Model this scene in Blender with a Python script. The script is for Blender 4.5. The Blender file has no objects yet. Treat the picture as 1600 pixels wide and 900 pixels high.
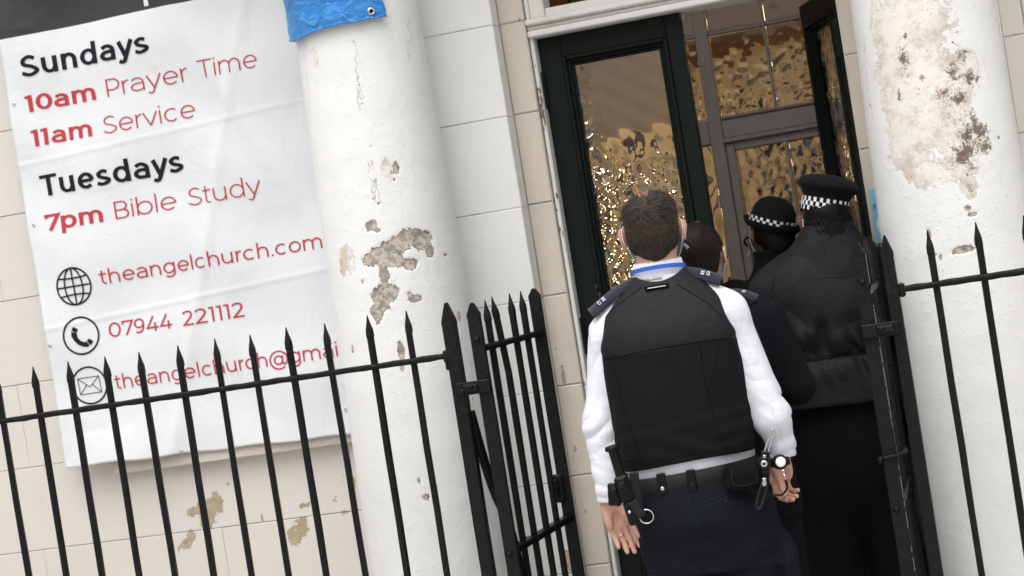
import bpy, bmesh, math, random
import numpy as np
from math import sin, cos, pi, radians, sqrt, atan2
from mathutils import Vector, Matrix, noise as mn
from mathutils.bvhtree import BVHTree

S = bpy.context.scene
# ---------------------------------------------------------------- camera
YAW, PITCH, ROLL = radians(15.5), radians(-0.6), radians(9.0)
CAM = np.array([0.0, -5.44, 1.65])
FPX = 2950.0 / 1600.0
fw = np.array([-sin(YAW)*cos(PITCH), cos(YAW)*cos(PITCH), sin(PITCH)])
r0 = np.array([cos(YAW), sin(YAW), 0.0]); u0 = np.cross(r0, fw)
CR = cos(ROLL)*r0 - sin(ROLL)*u0; CU = cos(ROLL)*u0 + sin(ROLL)*r0
cd = bpy.data.cameras.new('camera'); cam = bpy.data.objects.new('camera', cd)
S.collection.objects.link(cam); S.camera = cam
cam.matrix_world = Matrix(((CR[0], CU[0], -fw[0], CAM[0]), (CR[1], CU[1], -fw[1], CAM[1]), (CR[2], CU[2], -fw[2], CAM[2]), (0, 0, 0, 1)))
cd.sensor_width = 36; cd.lens = 36*FPX; cd.clip_end = 400
cd.dof.use_dof = True; cd.dof.focus_distance = 5.45; cd.dof.aperture_fstop = 5.6
# ---------------------------------------------------------------- sky and sun: bright overcast
SUN_EL, SUN_AZ = radians(66), radians(184)      # azimuth measured from +Y clockwise
W = bpy.data.worlds.new('World'); S.world = W; W.use_nodes = True
wn = W.node_tree.nodes; wl = W.node_tree.links
bg = wn['Background']; sky = wn.new('ShaderNodeTexSky'); sky.sky_type = 'NISHITA'; sky.sun_disc = False
sky.sun_elevation = SUN_EL; sky.sun_rotation = SUN_AZ; sky.dust_density = 6.0; sky.ozone_density = 1.0; sky.air_density = 2.0
hs = wn.new('ShaderNodeHueSaturation'); hs.inputs['Saturation'].default_value = 0.12   # cloud cover
wl.new(sky.outputs[0], hs.inputs['Color']); wl.new(hs.outputs[0], bg.inputs[0]); bg.inputs[1].default_value = 0.15
sd = bpy.data.lights.new('sun', 'SUN'); sun = bpy.data.objects.new('sun', sd); S.collection.objects.link(sun)
sd.energy = 0.5; sd.angle = radians(70); sd.color = (1.0, 0.97, 0.93)
sdir = Vector((sin(SUN_AZ)*cos(SUN_EL), cos(SUN_AZ)*cos(SUN_EL), sin(SUN_EL)))
sun.rotation_euler = sdir.to_track_quat('Z', 'Y').to_euler()
S.view_settings.view_transform = 'Standard'; S.view_settings.look = 'None'
S.view_settings.exposure = 0.45; S.view_settings.gamma = 1.0
S.render.engine = 'CYCLES'; S.cycles.use_denoising = True; S.cycles.max_bounces = 10; S.cycles.transmission_bounces = 10
S.cycles.sample_clamp_indirect = 6.0

def at(x, y, Y):
    "the point of the plane y = Y that the photograph's pixel (x, y) looks at"
    d = (x-800)/2950*CR - (y-450)/2950*CU + fw
    t = (Y-CAM[1])/d[1]; q = CAM + d*t
    return float(q[0]), float(q[2])
def at_cyl(x, y, cx, cy, r):
    d = (x-800)/2950*CR - (y-450)/2950*CU + fw
    o = CAM - np.array([cx, cy, 0])
    a = d[0]**2+d[1]**2; b = o[0]*d[0]+o[1]*d[1]; c = o[0]**2+o[1]**2-r*r
    q = b*b-a*c
    t = (-b-sqrt(max(q, 0)))/a; p = o+d*t
    return atan2(p[0], -p[1]), float(CAM[2]+d[2]*t)      # angle from the front, height

# ---------------------------------------------------------------- objects
def tag(o, label=None, cat=None, group=None, kind=None):
    if label: o['label'] = label
    if cat: o['category'] = cat
    if group: o['group'] = group
    if kind: o['kind'] = kind
    return o
def thing(name, label, cat, loc=(0, 0, 0), rz=0.0, group=None):
    o = bpy.data.objects.new(name, None); S.collection.objects.link(o)
    o.location = loc; o.rotation_euler = (0, 0, rz); o.empty_display_size = .1
    return tag(o, label, cat, group)
def obj(name, me, mat, parent=None, smooth=False, **k):
    o = bpy.data.objects.new(name, me); S.collection.objects.link(o)
    if parent: o.parent = parent
    if mat is not None and not me.materials:
        for m in (mat if isinstance(mat, (list, tuple)) else [mat]): me.materials.append(m)
    if smooth: me.polygons.foreach_set('use_smooth', [True]*len(me.polygons))
    tag(o, **k); return o
def copy_tree(o, parent=None):
    c = o.copy(); S.collection.objects.link(c)
    if parent is not None: c.parent = parent
    for ch in list(o.children): copy_tree(ch, c)
    return c
class MB:
    def __init__(s): s.v = []; s.f = []; s.m = []
    def add(s, v, f, m=0):
        n = len(s.v); s.v += [tuple(map(float, p)) for p in v]
        s.f += [tuple(i+n for i in q) for q in f]; s.m += [m]*len(f); return s
    def box(s, x0, x1, y0, y1, z0, z1, b=0.0, m=0, M=None):
        if b <= 0:
            v = [(x, y, z) for x in (x0, x1) for y in (y0, y1) for z in (z0, z1)]
            f = [(0, 1, 3, 2), (4, 6, 7, 5), (0, 4, 5, 1), (2, 3, 7, 6), (0, 2, 6, 4), (1, 5, 7, 3)]
        else:
            cx, cy, cz = (x0+x1)/2, (y0+y1)/2, (z0+z1)/2
            hx, hy, hz = (x1-x0)/2, (y1-y0)/2, (z1-z0)/2
            b = min(b, hx*.95, hy*.95, hz*.95)
            v = []; ix = {}
            for sx in (-1, 1):
                for sy in (-1, 1):
                    for sz in (-1, 1):
                        for a in range(3):
                            d = [b, b, b]; d[a] = 0
                            ix[(sx, sy, sz, a)] = len(v)
                            v.append((cx+sx*(hx-d[0]), cy+sy*(hy-d[1]), cz+sz*(hz-d[2])))
            f = []
            for a in range(3):
                o1, o2 = [(1, 2), (2, 0), (0, 1)][a]
                for sg in (-1, 1):
                    q = []
                    for (p, r) in ((-1, -1), (1, -1), (1, 1), (-1, 1)):
                        k = [0, 0, 0]; k[a] = sg; k[o1] = p; k[o2] = r
                        q.append(ix[(k[0], k[1], k[2], a)])
                    f.append(tuple(q if sg > 0 else q[::-1]))
            for a in range(3):
                o1, o2 = [(1, 2), (2, 0), (0, 1)][a]
                for p in (-1, 1):
                    for r in (-1, 1):
                        k = [0, 0, 0]; k[o1] = p; k[o2] = r
                        k0 = k[:]; k0[a] = -1; k1 = k[:]; k1[a] = 1
                        q = [ix[tuple(k0)+(o1,)], ix[tuple(k1)+(o1,)], ix[tuple(k1)+(o2,)], ix[tuple(k0)+(o2,)]]
                        f.append(tuple(q if p*r > 0 else q[::-1]))
            for sx in (-1, 1):
                for sy in (-1, 1):
                    for sz in (-1, 1):
                        q = [ix[(sx, sy, sz, a)] for a in range(3)]
                        f.append(tuple(q if sx*sy*sz > 0 else q[::-1]))
        if M is not None: v = [tuple(M @ Vector(p)) for p in v]
        return s.add(v, f, m)
    def tube(s, pts, r, n=8, m=0, sc=None, caps=True, up=None):
        pts = [Vector(p) for p in pts]; rs = r if isinstance(r, (list, tuple)) else [r]*len(pts)
        v = []; pn = Vector(up) if up else None
        for i, p in enumerate(pts):
            t = (pts[min(i+1, len(pts)-1)]-pts[max(i-1, 0)]).normalized()
            if pn is None: pn = t.orthogonal().normalized()
            a = (pn-t*pn.dot(t)).normalized(); pn = a; b = t.cross(a)
            for k in range(n):
                w = 2*pi*(k+.5)/n
                ca, sb = cos(w), sin(w)
                if sc: ca *= sc[0]; sb *= sc[1]
                v.append(p+a*ca*rs[i]+b*sb*rs[i])
        f = [(i*n+k, i*n+(k+1) % n, (i+1)*n+(k+1) % n, (i+1)*n+k) for i in range(len(pts)-1) for k in range(n)]
        if caps: f += [tuple(range(n))[::-1], tuple((len(pts)-1)*n+k for k in range(n))]
        return s.add(v, f, m)
    def lathe(s, prof, c=(0, 0, 0), n=24, m=0, M=None, cap=True):
        v = []
        for (r, z) in prof:
            for k in range(n):
                w = 2*pi*k/n; p = Vector((r*cos(w), r*sin(w), z))
                if M is not None: p = M @ p
                v.append(p+Vector(c))
        f = [(i*n+k, i*n+(k+1) % n, (i+1)*n+(k+1) % n, (i+1)*n+k) for i in range(len(prof)-1) for k in range(n)]
        if cap: f += [tuple(range(n))[::-1], tuple((len(prof)-1)*n+k for k in range(n))]
        return s.add(v, f, m)
    def extrude(s, poly, d, m=0):
        "closed outline of 3-D points pushed along vector d"
        n = len(poly); d = Vector(d); v = [Vector(p) for p in poly]; v += [p+d for p in v]
        f = [tuple(range(n)), tuple(range(2*n-1, n-1, -1))]+[(i, i+n, (i+1) % n+n, (i+1) % n) for i in range(n)]
        return s.add(v, f, m)
    def mesh(s, name='m'):
        me = bpy.data.meshes.new(name); me.from_pydata(s.v, [], s.f)
        if any(s.m): me.polygons.foreach_set('material_index', s.m)
        me.update()
        bm = bmesh.new(); bm.from_mesh(me); bmesh.ops.recalc_face_normals(bm, faces=bm.faces); bm.to_mesh(me); bm.free()
        return me
def grid_mesh(P, closed_u=False, attrs=None, two=False):
    "P: array (nu, nv, 3)"
    nu, nv = P.shape[:2]; v = P.reshape(-1, 3)
    i = np.arange(nu-(0 if closed_u else 1))[:, None]; j = np.arange(nv-1)[None, :]
    i2 = (i+1) % nu
    f = np.stack([i*nv+j, i2*nv+j, i2*nv+j+1, i*nv+j+1], -1).reshape(-1, 4)
    me = np_mesh(v, f)
    for k, a in (attrs or {}).items():
        me.attributes.new(k, 'FLOAT', 'POINT').data.foreach_set('value', a.reshape(-1).astype(np.float32))
    return me
def np_mesh(v, f):
    me = bpy.data.meshes.new('m'); me.vertices.add(len(v)); me.vertices.foreach_set('co', np.asarray(v, np.float32).ravel())
    n = len(f); k = f.shape[1]
    me.loops.add(n*k); me.loops.foreach_set('vertex_index', f.astype(np.int32).ravel())
    me.polygons.add(n); me.polygons.foreach_set('loop_start', np.arange(0, n*k, k, dtype=np.int32))
    me.polygons.foreach_set('use_smooth', np.ones(n, bool))
    me.update(calc_edges=True); me.validate(); return me
def flat(me): me.polygons.foreach_set('use_smooth', [False]*len(me.polygons)); return me
def join_meshes(ms):
    v = []; f = []; n = 0
    for me in ms:
        a = np.empty(len(me.vertices)*3, np.float32); me.vertices.foreach_get('co', a); a = a.reshape(-1, 3)
        b = np.empty(len(me.loops), np.int32); me.loops.foreach_get('vertex_index', b); b = b.reshape(-1, 4)
        v.append(a); f.append(b+n); n += len(a)
    return np_mesh(np.concatenate(v), np.concatenate(f))

# ---------------------------------------------------------------- implicit surfaces for bodies and cloth
class SDF:
    def __init__(s, lo, hi, h):
        s.lo = np.array(lo, float); s.h = h
        s.n = np.ceil((np.array(hi)-s.lo)/h).astype(int)+1
        s.ax = [s.lo[i]+h*np.arange(s.n[i]) for i in range(3)]
        s.F = np.full(s.n, 1.0, np.float32)
    def reg(s, lo, hi, pad):
        sl = []
        for i in range(3):
            a = int(max(0, math.floor((lo[i]-pad-s.lo[i])/s.h))); b = int(min(s.n[i], math.ceil((hi[i]+pad-s.lo[i])/s.h)+1))
            sl.append(slice(a, max(b, a)))
        x = s.ax[0][sl[0]][:, None, None].astype(np.float32); y = s.ax[1][sl[1]][None, :, None].astype(np.float32); z = s.ax[2][sl[2]][None, None, :].astype(np.float32)
        return tuple(sl), x, y, z
    def mix(s, sl, d, k, op):
        a = s.F[sl]
        if a.size == 0: return
        if op == 'u':
            h = np.clip(.5+.5*(a-d)/k, 0, 1); s.F[sl] = a*(1-h)+d*h-k*h*(1-h)
        else:
            d = -d; h = np.clip(.5-.5*(a-d)/k, 0, 1); s.F[sl] = a*(1-h)+d*h+k*h*(1-h)
    def cap(s, p, rp, q, rq, k=.012, op='u', flat=None):
        p = np.array(p, float); q = np.array(q, float); r = max(rp, rq)
        pad = r*(1 if not flat else max(1, flat[1]))+k+2*s.h
        sl, x, y, z = s.reg(np.minimum(p, q), np.maximum(p, q), pad)
        d = q-p; L = max((d*d).sum(), 1e-9)
        X, Y, Z = x-p[0], y-p[1], z-p[2]
        t = np.clip((X*d[0]+Y*d[1]+Z*d[2])/L, 0, 1)
        X = X-t*d[0]; Y = Y-t*d[1]; Z = Z-t*d[2]
        e = X*X+Y*Y+Z*Z
        if flat:
            n = np.array(flat[0], float); n /= np.linalg.norm(n)
            w = X*n[0]+Y*n[1]+Z*n[2]; e = e-w*w+(w/flat[1])**2
        s.mix(sl, np.sqrt(np.maximum(e, 0))-(rp+(rq-rp)*t), k, op); return s
    def ell(s, c, R, k=.012, op='u', rot=None):
        c = np.array(c, float); R = np.array(R, float); m = R.max()
        sl, x, y, z = s.reg(c-m, c+m, k+2*s.h)
        X, Y, Z = x-c[0], y-c[1], z-c[2]
        if rot is not None:
            A = np.array(Matrix.Rotation(rot[1], 3, rot[0]).transposed())
            X, Y, Z = (A[0, 0]*X+A[0, 1]*Y+A[0, 2]*Z, A[1, 0]*X+A[1, 1]*Y+A[1, 2]*Z, A[2, 0]*X+A[2, 1]*Y+A[2, 2]*Z)
        k0 = np.sqrt((X/R[0])**2+(Y/R[1])**2+(Z/R[2])**2)
        k1 = np.sqrt((X/R[0]**2)**2+(Y/R[1]**2)**2+(Z/R[2]**2)**2)+1e-6
        s.mix(sl, k0*(k0-1)/k1, k, op); return s
    def stack(s, rows, k=.012, op='u', n=2.3):
        rows = sorted(rows); R = np.array(rows, float)
        lo = [(R[:, 1]-R[:, 3]).min(), (R[:, 2]-R[:, 4]).min(), R[0, 0]]; hi = [(R[:, 1]+R[:, 3]).max(), (R[:, 2]+R[:, 4]).max(), R[-1, 0]]
        sl, x, y, z = s.reg(lo, hi, k+2*s.h)
        zz = np.clip(z, R[0, 0], R[-1, 0]); v = []
        for c in (1, 2, 3, 4):
            g = np.gradient(R[:, c], R[:, 0]); i = np.clip(np.searchsorted(R[:, 0], zz.ravel())-1, 0, len(R)-2)
            h = R[i+1, 0]-R[i, 0]; t = (zz.ravel()-R[i, 0])/h
            w = (2*t**3-3*t**2+1)*R[i, c]+(t**3-2*t**2+t)*h*g[i]+(-2*t**3+3*t**2)*R[i+1, c]+(t**3-t**2)*h*g[i+1]
            v.append(w.reshape(zz.shape).astype(np.float32))
        cx, cy, a, b = v; a = np.maximum(a, .004); b = np.maximum(b, .004)
        d = ((np.abs(x-cx)/a)**n+(np.abs(y-cy)/b)**n)**(1/n)
        d = (d-1)*np.minimum(a, b)
        d = np.maximum(d, np.maximum(R[0, 0]-z, z-R[-1, 0])); s.mix(sl, d, k, op); return s
    def fold(s, fn, lo=None, hi=None):
        sl, x, y, z = s.reg(lo if lo is not None else s.lo, hi if hi is not None else s.lo+s.n*s.h, 0)
        s.F[sl] += fn(x, y, z).astype(np.float32); return s
    def cut(s, fn, k=.004):
        sl, x, y, z = s.reg(s.lo, s.lo+s.n*s.h, 0)
        d = np.broadcast_to(fn(x, y, z), s.F.shape); a = s.F      # keep where fn < 0
        h = np.clip(.5-.5*(a-d)/k, 0, 1); s.F = (a*(1-h)+d*h+k*h*(1-h)).astype(np.float32); return s
    def mesh(s):
        F = s.F; F[0] = F[-1] = 1; F[:, 0] = F[:, -1] = 1; F[:, :, 0] = F[:, :, -1] = 1
        I = F < 0; n = F.shape
        c = np.zeros(tuple(d-1 for d in n), np.int8)
        for a in (0, 1):
            for b in (0, 1):
                for e in (0, 1): c += I[a:n[0]-1+a, b:n[1]-1+b, e:n[2]-1+e]
        act = (c > 0) & (c < 8); idx = np.argwhere(act); vid = np.full(c.shape, -1, np.int32); vid[act] = np.arange(len(idx))
        acc = np.zeros((len(idx), 3)); cnt = np.zeros(len(idx))
        for ax in range(3):
            o = [k for k in range(3) if k != ax]
            for a in (0, 1):
                for b in (0, 1):
                    p = idx.copy(); p[:, o[0]] += a; p[:, o[1]] += b; q = p.copy(); q[:, ax] += 1
                    fa = F[p[:, 0], p[:, 1], p[:, 2]]; fb = F[q[:, 0], q[:, 1], q[:, 2]]
                    m = (fa < 0) != (fb < 0); t = np.where(m, fa/np.where(m, fa-fb, 1), 0)
                    w = p.astype(float); w[:, ax] += t
                    acc[m] += w[m]; cnt += m
        V = acc/np.maximum(cnt, 1)[:, None]*s.h+s.lo
        fs = []
        for ax in range(3):
            o = [(1, 2), (2, 0), (0, 1)][ax]
            A = [slice(1, -1)]*3; A[ax] = slice(0, -1); B = list(A); B[ax] = slice(1, None)
            Ia, Ib = I[tuple(A)], I[tuple(B)]
            for sgn in (0, 1):
                e = np.argwhere((Ia & ~Ib) if sgn == 0 else (~Ia & Ib))
                e = e+np.array([0 if k == ax else 1 for k in range(3)])
                q = []
                for (a, b) in ((-1, -1), (0, -1), (0, 0), (-1, 0)):
                    p = e.copy(); p[:, o[0]] += a; p[:, o[1]] += b; q.append(vid[p[:, 0], p[:, 1], p[:, 2]])
                q = np.stack(q, 1); fs.append(q if sgn == 0 else q[:, ::-1])
        return np_mesh(V, np.concatenate(fs))
def sines(seed, fr, n=5, stretch=(1, 1, 1)):
    rg = np.random.RandomState(seed); K = rg.normal(size=(n, 3)); K /= np.linalg.norm(K, axis=1)[:, None]; K *= fr*rg.uniform(.6, 1.5, (n, 1))*np.array(stretch)
    ph = rg.uniform(0, 6.28, n)
    def f(x, y, z):
        w = 0; q = .35*np.sin(x*fr*.6+z*fr*.45+seed)
        for i in range(n): w = w+np.sin(K[i, 0]*x+K[i, 1]*y+K[i, 2]*z+ph[i]+q*2)
        return w/n
    return f
def bvh(me): 
    v = [p.co.copy() for p in me.vertices]; return BVHTree.FromPolygons(v, [tuple(p.vertices) for p in me.polygons])
def back_hit(b, x, z, off=.001, y0=-1.0, d=(0, 1, 0)):
    h = b.ray_cast(Vector((x, y0, z)), Vector(d))
    return (h[0]+h[1]*off) if h[0] is not None else None
def seam(b, pts, r, name, mat, parent, n=24, off=.0, closed=False, **k):
    "a stitched seam laid on the back of a garment along (x, z) points"
    P = []; L = pts
    for i in range(len(L)-1):
        m = max(2, int(math.hypot(L[i+1][0]-L[i][0], L[i+1][1]-L[i][1])/.008))
        for j in range(m): 
            t = j/m; P.append((L[i][0]*(1-t)+L[i+1][0]*t, L[i][1]*(1-t)+L[i+1][1]*t))
    P.append(L[-1]); Q = [back_hit(b, x, z, off) for x, z in P]; Q = [q for q in Q if q is not None]
    if len(Q) < 3: return None
    m = MB(); m.tube(Q, r, 5); return obj(name, m.mesh(), mat, parent, True, **k)
def curve_pts(pts, n=8):
    "Catmull-Rom through points of any dimension"
    P = [np.array(p, float) for p in pts]; P = [2*P[0]-P[1]]+P+[2*P[-1]-P[-2]]; o = []
    for i in range(1, len(P)-2):
        for j in range(n):
            t = j/n; a, b, c, d = P[i-1], P[i], P[i+1], P[i+2]
            o.append(.5*((2*b)+(-a+c)*t+(2*a-5*b+4*c-d)*t*t+(-a+3*b-3*c+d)*t**3))
    o.append(P[-2]); return o

# ---------------------------------------------------------------- materials
class NT:
    def __init__(s, name):
        s.m = bpy.data.materials.new(name); s.m.use_nodes = True; s.t = s.m.node_tree; s.b = s.t.nodes['Principled BSDF']
        s.co = s.t.nodes.new('ShaderNodeTexCoord').outputs['Object']
    def n(s, ty, ins=None, **pr):
        x = s.t.nodes.new(ty)
        for k, v in pr.items(): setattr(x, k, v)
        for k, v in (ins or {}).items():
            if isinstance(v, bpy.types.NodeSocket): s.t.links.new(v, x.inputs[k])
            else: x.inputs[k].default_value = v
        return x
    def noise(s, sc, det=4, co=None, rough=.55, dist=0.0):
        return s.n('ShaderNodeTexNoise', {'Vector': co or s.co, 'Scale': sc, 'Detail': det, 'Roughness': rough, 'Distortion': dist}).outputs[0]
    def math(s, op, a, b=0.0, c=None, clamp=False):
        d = {0: a, 1: b}
        if c is not None: d[2] = c
        return s.n('ShaderNodeMath', d, operation=op, use_clamp=clamp).outputs[0]
    def ramp(s, f, lo, hi): 
        return s.n('ShaderNodeMapRange', {0: f, 1: lo, 2: hi, 3: 0.0, 4: 1.0}, clamp=True, interpolation_type='SMOOTHSTEP').outputs[0]
    def mixc(s, f, a, b, mode='MIX'):
        x = s.t.nodes.new('ShaderNodeMix'); x.data_type = 'RGBA'; x.blend_type = mode; x.clamp_factor = True
        for i, v in ((0, f), (6, a), (7, b)):
            if isinstance(v, bpy.types.NodeSocket): s.t.links.new(v, x.inputs[i])
            else: x.inputs[i].default_value = v if i == 0 else (tuple(v)+(1,))[:4]
        return x.outputs[2]
    def attr(s, nm): return s.n('ShaderNodeAttribute', attribute_name=nm).outputs['Fac']
    def map(s, sc): return s.n('ShaderNodeMapping', {0: s.co, 3: sc}).outputs[0]
    def out(s, col=None, rough=None, h=None, dist=.001, strength=1.0, **ins):
        L = s.t.links
        if col is not None:
            if isinstance(col, bpy.types.NodeSocket): L.new(col, s.b.inputs['Base Color'])
            else: s.b.inputs['Base Color'].default_value = (tuple(col)+(1,))[:4]
        if rough is not None:
            if isinstance(rough, bpy.types.NodeSocket): L.new(rough, s.b.inputs['Roughness'])
            else: s.b.inputs['Roughness'].default_value = rough
        if h is not None:
            bp = s.n('ShaderNodeBump', {'Height': h, 'Distance': dist, 'Strength': strength}); L.new(bp.outputs[0], s.b.inputs['Normal'])
        for k, v in ins.items(): s.b.inputs[k.replace('_', ' ')].default_value = v
        return s.m

def plain(name, col, rough=.6, var=.12, vs=8, bs=120, bd=.0004, metal=0.0, spec=.5, coat=0.0):
    n = NT(name); a = n.noise(vs, 5); c = n.mixc(a, [x*(1-var) for x in col], [min(1, x*(1+var)) for x in col])
    m = n.out(c, n.math('MULTIPLY_ADD', n.noise(vs*3, 3), .15, rough-.07), n.noise(bs, 4), bd)
    n.b.inputs['Metallic'].default_value = metal; n.b.inputs['Specular IOR Level'].default_value = spec; n.b.inputs['Coat Weight'].default_value = coat
    return m

def masonry(name, base, under1, under2, edge, lump=1.0, dirt=.25, dirtcol=(.38, .33, .27), amp=.55):
    "painted render: lumpy brushwork, hairline dirt, and flaked patches where the 'peel' attribute is high"
    n = NT(name)
    v1 = n.noise(3, 5); v2 = n.noise(22, 6)
    col = n.mixc(v1, [x*.94 for x in base], base)
    d = n.math('MULTIPLY', n.ramp(n.noise(1, 6, n.map((2.0, 2.0, .6)), .7), .5, .78), dirt); col = n.mixc(d, col, dirtcol)
    sp = n.ramp(n.noise(95, 3, rough=.7), .73, .78); col = n.mixc(n.math('MULTIPLY', sp, .5), col, dirtcol)
    nz = n.math('ADD', n.math('MULTIPLY', n.noise(24, 9, rough=.66), .62), n.math('MULTIPLY', n.noise(85, 6, rough=.7), .38))
    v = n.math('ADD', n.attr('peel'), n.math('MULTIPLY', n.math('SUBTRACT', nz, .5), amp*2.9))
    mk = n.ramp(v, .49, .505); edge_shade = n.math('MULTIPLY', n.ramp(v, .465, .49), n.math('SUBTRACT', 1.0, n.ramp(v, .52, .58)))
    u = n.mixc(n.ramp(n.noise(30, 5, rough=.7), .42, .58), under1, under2); u = n.mixc(n.ramp(n.noise(90, 4), .55, .75), u, [x*.55 for x in under1])
    # bare, stained plaster (worn off in a sheet)
    s_ = n.math('ADD', n.attr('stain'), n.math('MULTIPLY', n.math('SUBTRACT', n.math('ADD', n.math('MULTIPLY', n.noise(13, 9, rough=.7), .6), n.math('MULTIPLY', n.noise(52, 6, rough=.75), .4)), .5), 1.5))
    sm = n.ramp(s_, .46, .56); st = n.mixc(n.ramp(n.noise(12, 9, rough=.75), .44, .66), (.79, .755, .70), (.56, .49, .415))
    dots = n.ramp(n.math('ADD', n.noise(75, 8, rough=.8), n.math('MULTIPLY', n.attr('dark'), .16)), .585, .63); st = n.mixc(n.math('MULTIPLY', dots, n.ramp(n.noise(9, 4), .36, .58)), st, (.25, .18, .13))
    se = n.math('MULTIPLY', n.ramp(s_, .48, .5), n.math('SUBTRACT', 1.0, n.ramp(s_, .53, .56)))
    col = n.mixc(n.math('MULTIPLY', sm, n.ramp(n.noise(16, 8, rough=.75), .30, .46)), col, st); col = n.mixc(n.math('MULTIPLY', se, .35), col, (.42, .36, .29))
    dk = n.math('ADD', n.attr('dark'), n.math('MULTIPLY', n.math('SUBTRACT', n.math('ADD', n.math('MULTIPLY', n.noise(34, 8, rough=.7), .5), n.math('MULTIPLY', n.noise(150, 8, rough=.85), .5)), .5), 5.0)); dm = n.math('MULTIPLY', n.ramp(dk, .74, .86), n.ramp(n.attr('dark'), .12, .4))
    col = n.mixc(dm, col, n.mixc(n.noise(80, 4), (.06, .043, .034), (.30, .23, .185)))
    col = n.mixc(mk, col, u); col = n.mixc(n.math('MULTIPLY', edge_shade, .8), col, edge)  # edge colour paints a shaded dark rim round the flakes
    cr = n.math('ABSOLUTE', n.math('ADD', n.attr('crack'), n.math('MULTIPLY', n.math('SUBTRACT', n.noise(34, 6), .5), .05)))
    cm = n.math('MULTIPLY', n.math('SUBTRACT', 1.0, n.ramp(cr, .0003, .0012)), n.math('MULTIPLY', n.attr('crackon'), n.ramp(n.noise(17, 4), .22, .36)))
    col = n.mixc(n.math('MULTIPLY', cm, .75), col, (.22, .18, .15))
    h = n.math('ADD', n.math('MULTIPLY', n.noise(9, 3), 3.2*lump), n.math('MULTIPLY', v2, 1.3*lump))
    h = n.math('ADD', h, n.math('MULTIPLY', n.noise(110, 5), .8*lump))
    h = n.math('ADD', h, n.math('MULTIPLY', n.ramp(n.noise(48, 2, rough=.4, dist=1.5), .62, .68), .6*lump)); h = n.math('SUBTRACT', h, n.math('MULTIPLY', n.ramp(n.noise(62, 3, n.map((1, 1, .7)), .5, 2.5), .66, .70), .8*lump))
    h = n.math('SUBTRACT', h, n.math('MULTIPLY', mk, 1.3)); h = n.math('SUBTRACT', h, n.math('MULTIPLY', sm, .7)); h = n.math('SUBTRACT', h, n.math('MULTIPLY', dm, .6))
    h = n.math('SUBTRACT', h, cm); h = n.math('ADD', h, n.math('MULTIPLY', n.math('MULTIPLY', n.noise(70, 5), n.math('MAXIMUM', mk, dm)), 1.3))
    r = n.mixc(n.math('MAXIMUM', mk, sm), (.62,)*3, (.9,)*3)
    return n.out(col, r, h, .0011, .9, Specular_IOR_Level=.4)

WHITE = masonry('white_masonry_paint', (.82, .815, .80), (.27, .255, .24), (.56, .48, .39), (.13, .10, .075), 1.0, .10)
PIERW = masonry('white_pier_paint', (.80, .80, .785), (.45, .38, .3), (.6, .5, .4), (.3, .24, .18), .55, .12)
CREAM = masonry('cream_masonry_paint', (.69, .65, .60), (.40, .315, .205), (.46, .38, .27), (.38, .31, .23), .35, .22)
STONE = masonry('buff_door_surround', (.62, .555, .475), (.3, .27, .24), (.36, .3, .25), (.2, .16, .12), .5, .55, (.33, .27, .21))
MORTAR = plain('joint_filler', (.42, .38, .33), .9)
FRAMEW = masonry('old_white_gloss', (.74, .73, .70), (.3, .25, .19), (.42, .36, .28), (.2, .15, .11), .35, .5, (.42, .38, .32))
IRON = None
def iron():
    n = NT('black_railing_paint'); a = n.noise(60, 5); ch = n.ramp(n.noise(130, 4, rough=.7), .69, .74)
    col = n.mixc(a, (.003, .003, .0033), (.008, .008, .0088)); col = n.mixc(ch, col, (.10, .08, .07)); col = n.mixc(n.math('MULTIPLY', n.ramp(n.noise(11, 5, rough=.7), .60, .72), .35), col, (.055, .04, .032))
    h = n.math('ADD', n.math('MULTIPLY', n.noise(55, 4), 1.0), n.math('MULTIPLY', n.noise(190, 3), .5)); h = n.math('SUBTRACT', h, n.math('MULTIPLY', ch, .6))
    return n.out(col, n.math('MULTIPLY_ADD', n.noise(40, 3), .3, .26), h, .0030, 1.0, Specular_IOR_Level=.2)
IRON = iron()
def cloth(name, col, rough=.85, sheen=.2, weave=900, var=.1, bd=.00025, spec=.3, fold=0.0):
    n = NT(name); c = n.mixc(n.noise(14, 5), [x*(1-var) for x in col], [x*(1+var) for x in col])
    h = n.math('ADD', n.noise(weave, 2), n.math('MULTIPLY', n.noise(60, 4), 1.5))
    if fold:
        rg_ = n.math('POWER', n.math('ABSOLUTE', n.math('SUBTRACT', n.noise(5.5, 2.5, n.n('ShaderNodeMapping', {0: n.co, 2: (0.3, .6, .5), 3: (1.5, 1.0, .8)}).outputs[0], .5, .6), .5)), .6)
        r2_ = n.math('POWER', n.math('ABSOLUTE', n.math('SUBTRACT', n.noise(11, 2, n.n('ShaderNodeMapping', {0: n.co, 2: (0.2, -.7, .2), 3: (.8, 1.0, 1.6)}).outputs[0], .5, .4), .5)), .7)
        h = n.math('ADD', h, n.math('ADD', n.math('MULTIPLY', rg_, fold*3.2), n.math('MULTIPLY', r2_, fold*1.3)))
    m = n.out(c, rough, h, bd, 1.0, Specular_IOR_Level=spec); n.b.inputs['Sheen Weight'].default_value = sheen; return m
SHIRT = cloth('white_shirt_cotton', (.70, .70, .76), .8, .05, fold=4.5, bd=.0005)
VEST = cloth('black_vest_nylon', (.0115, .0105, .013), .62, .0, 1200, spec=.2, fold=6)
VEST2 = cloth('black_vest_mesh', (.0065, .0058, .0066), .85, .0, 500, bd=.0006, spec=.16)
TROU = cloth('navy_trouser_cotton', (.0048, .0060, .0105), .85, .0, 700, fold=5, spec=.16)
DARKT = cloth('black_trouser_cotton', (.0035, .0038, .006), .9, .0, spec=.15, fold=6)
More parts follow.
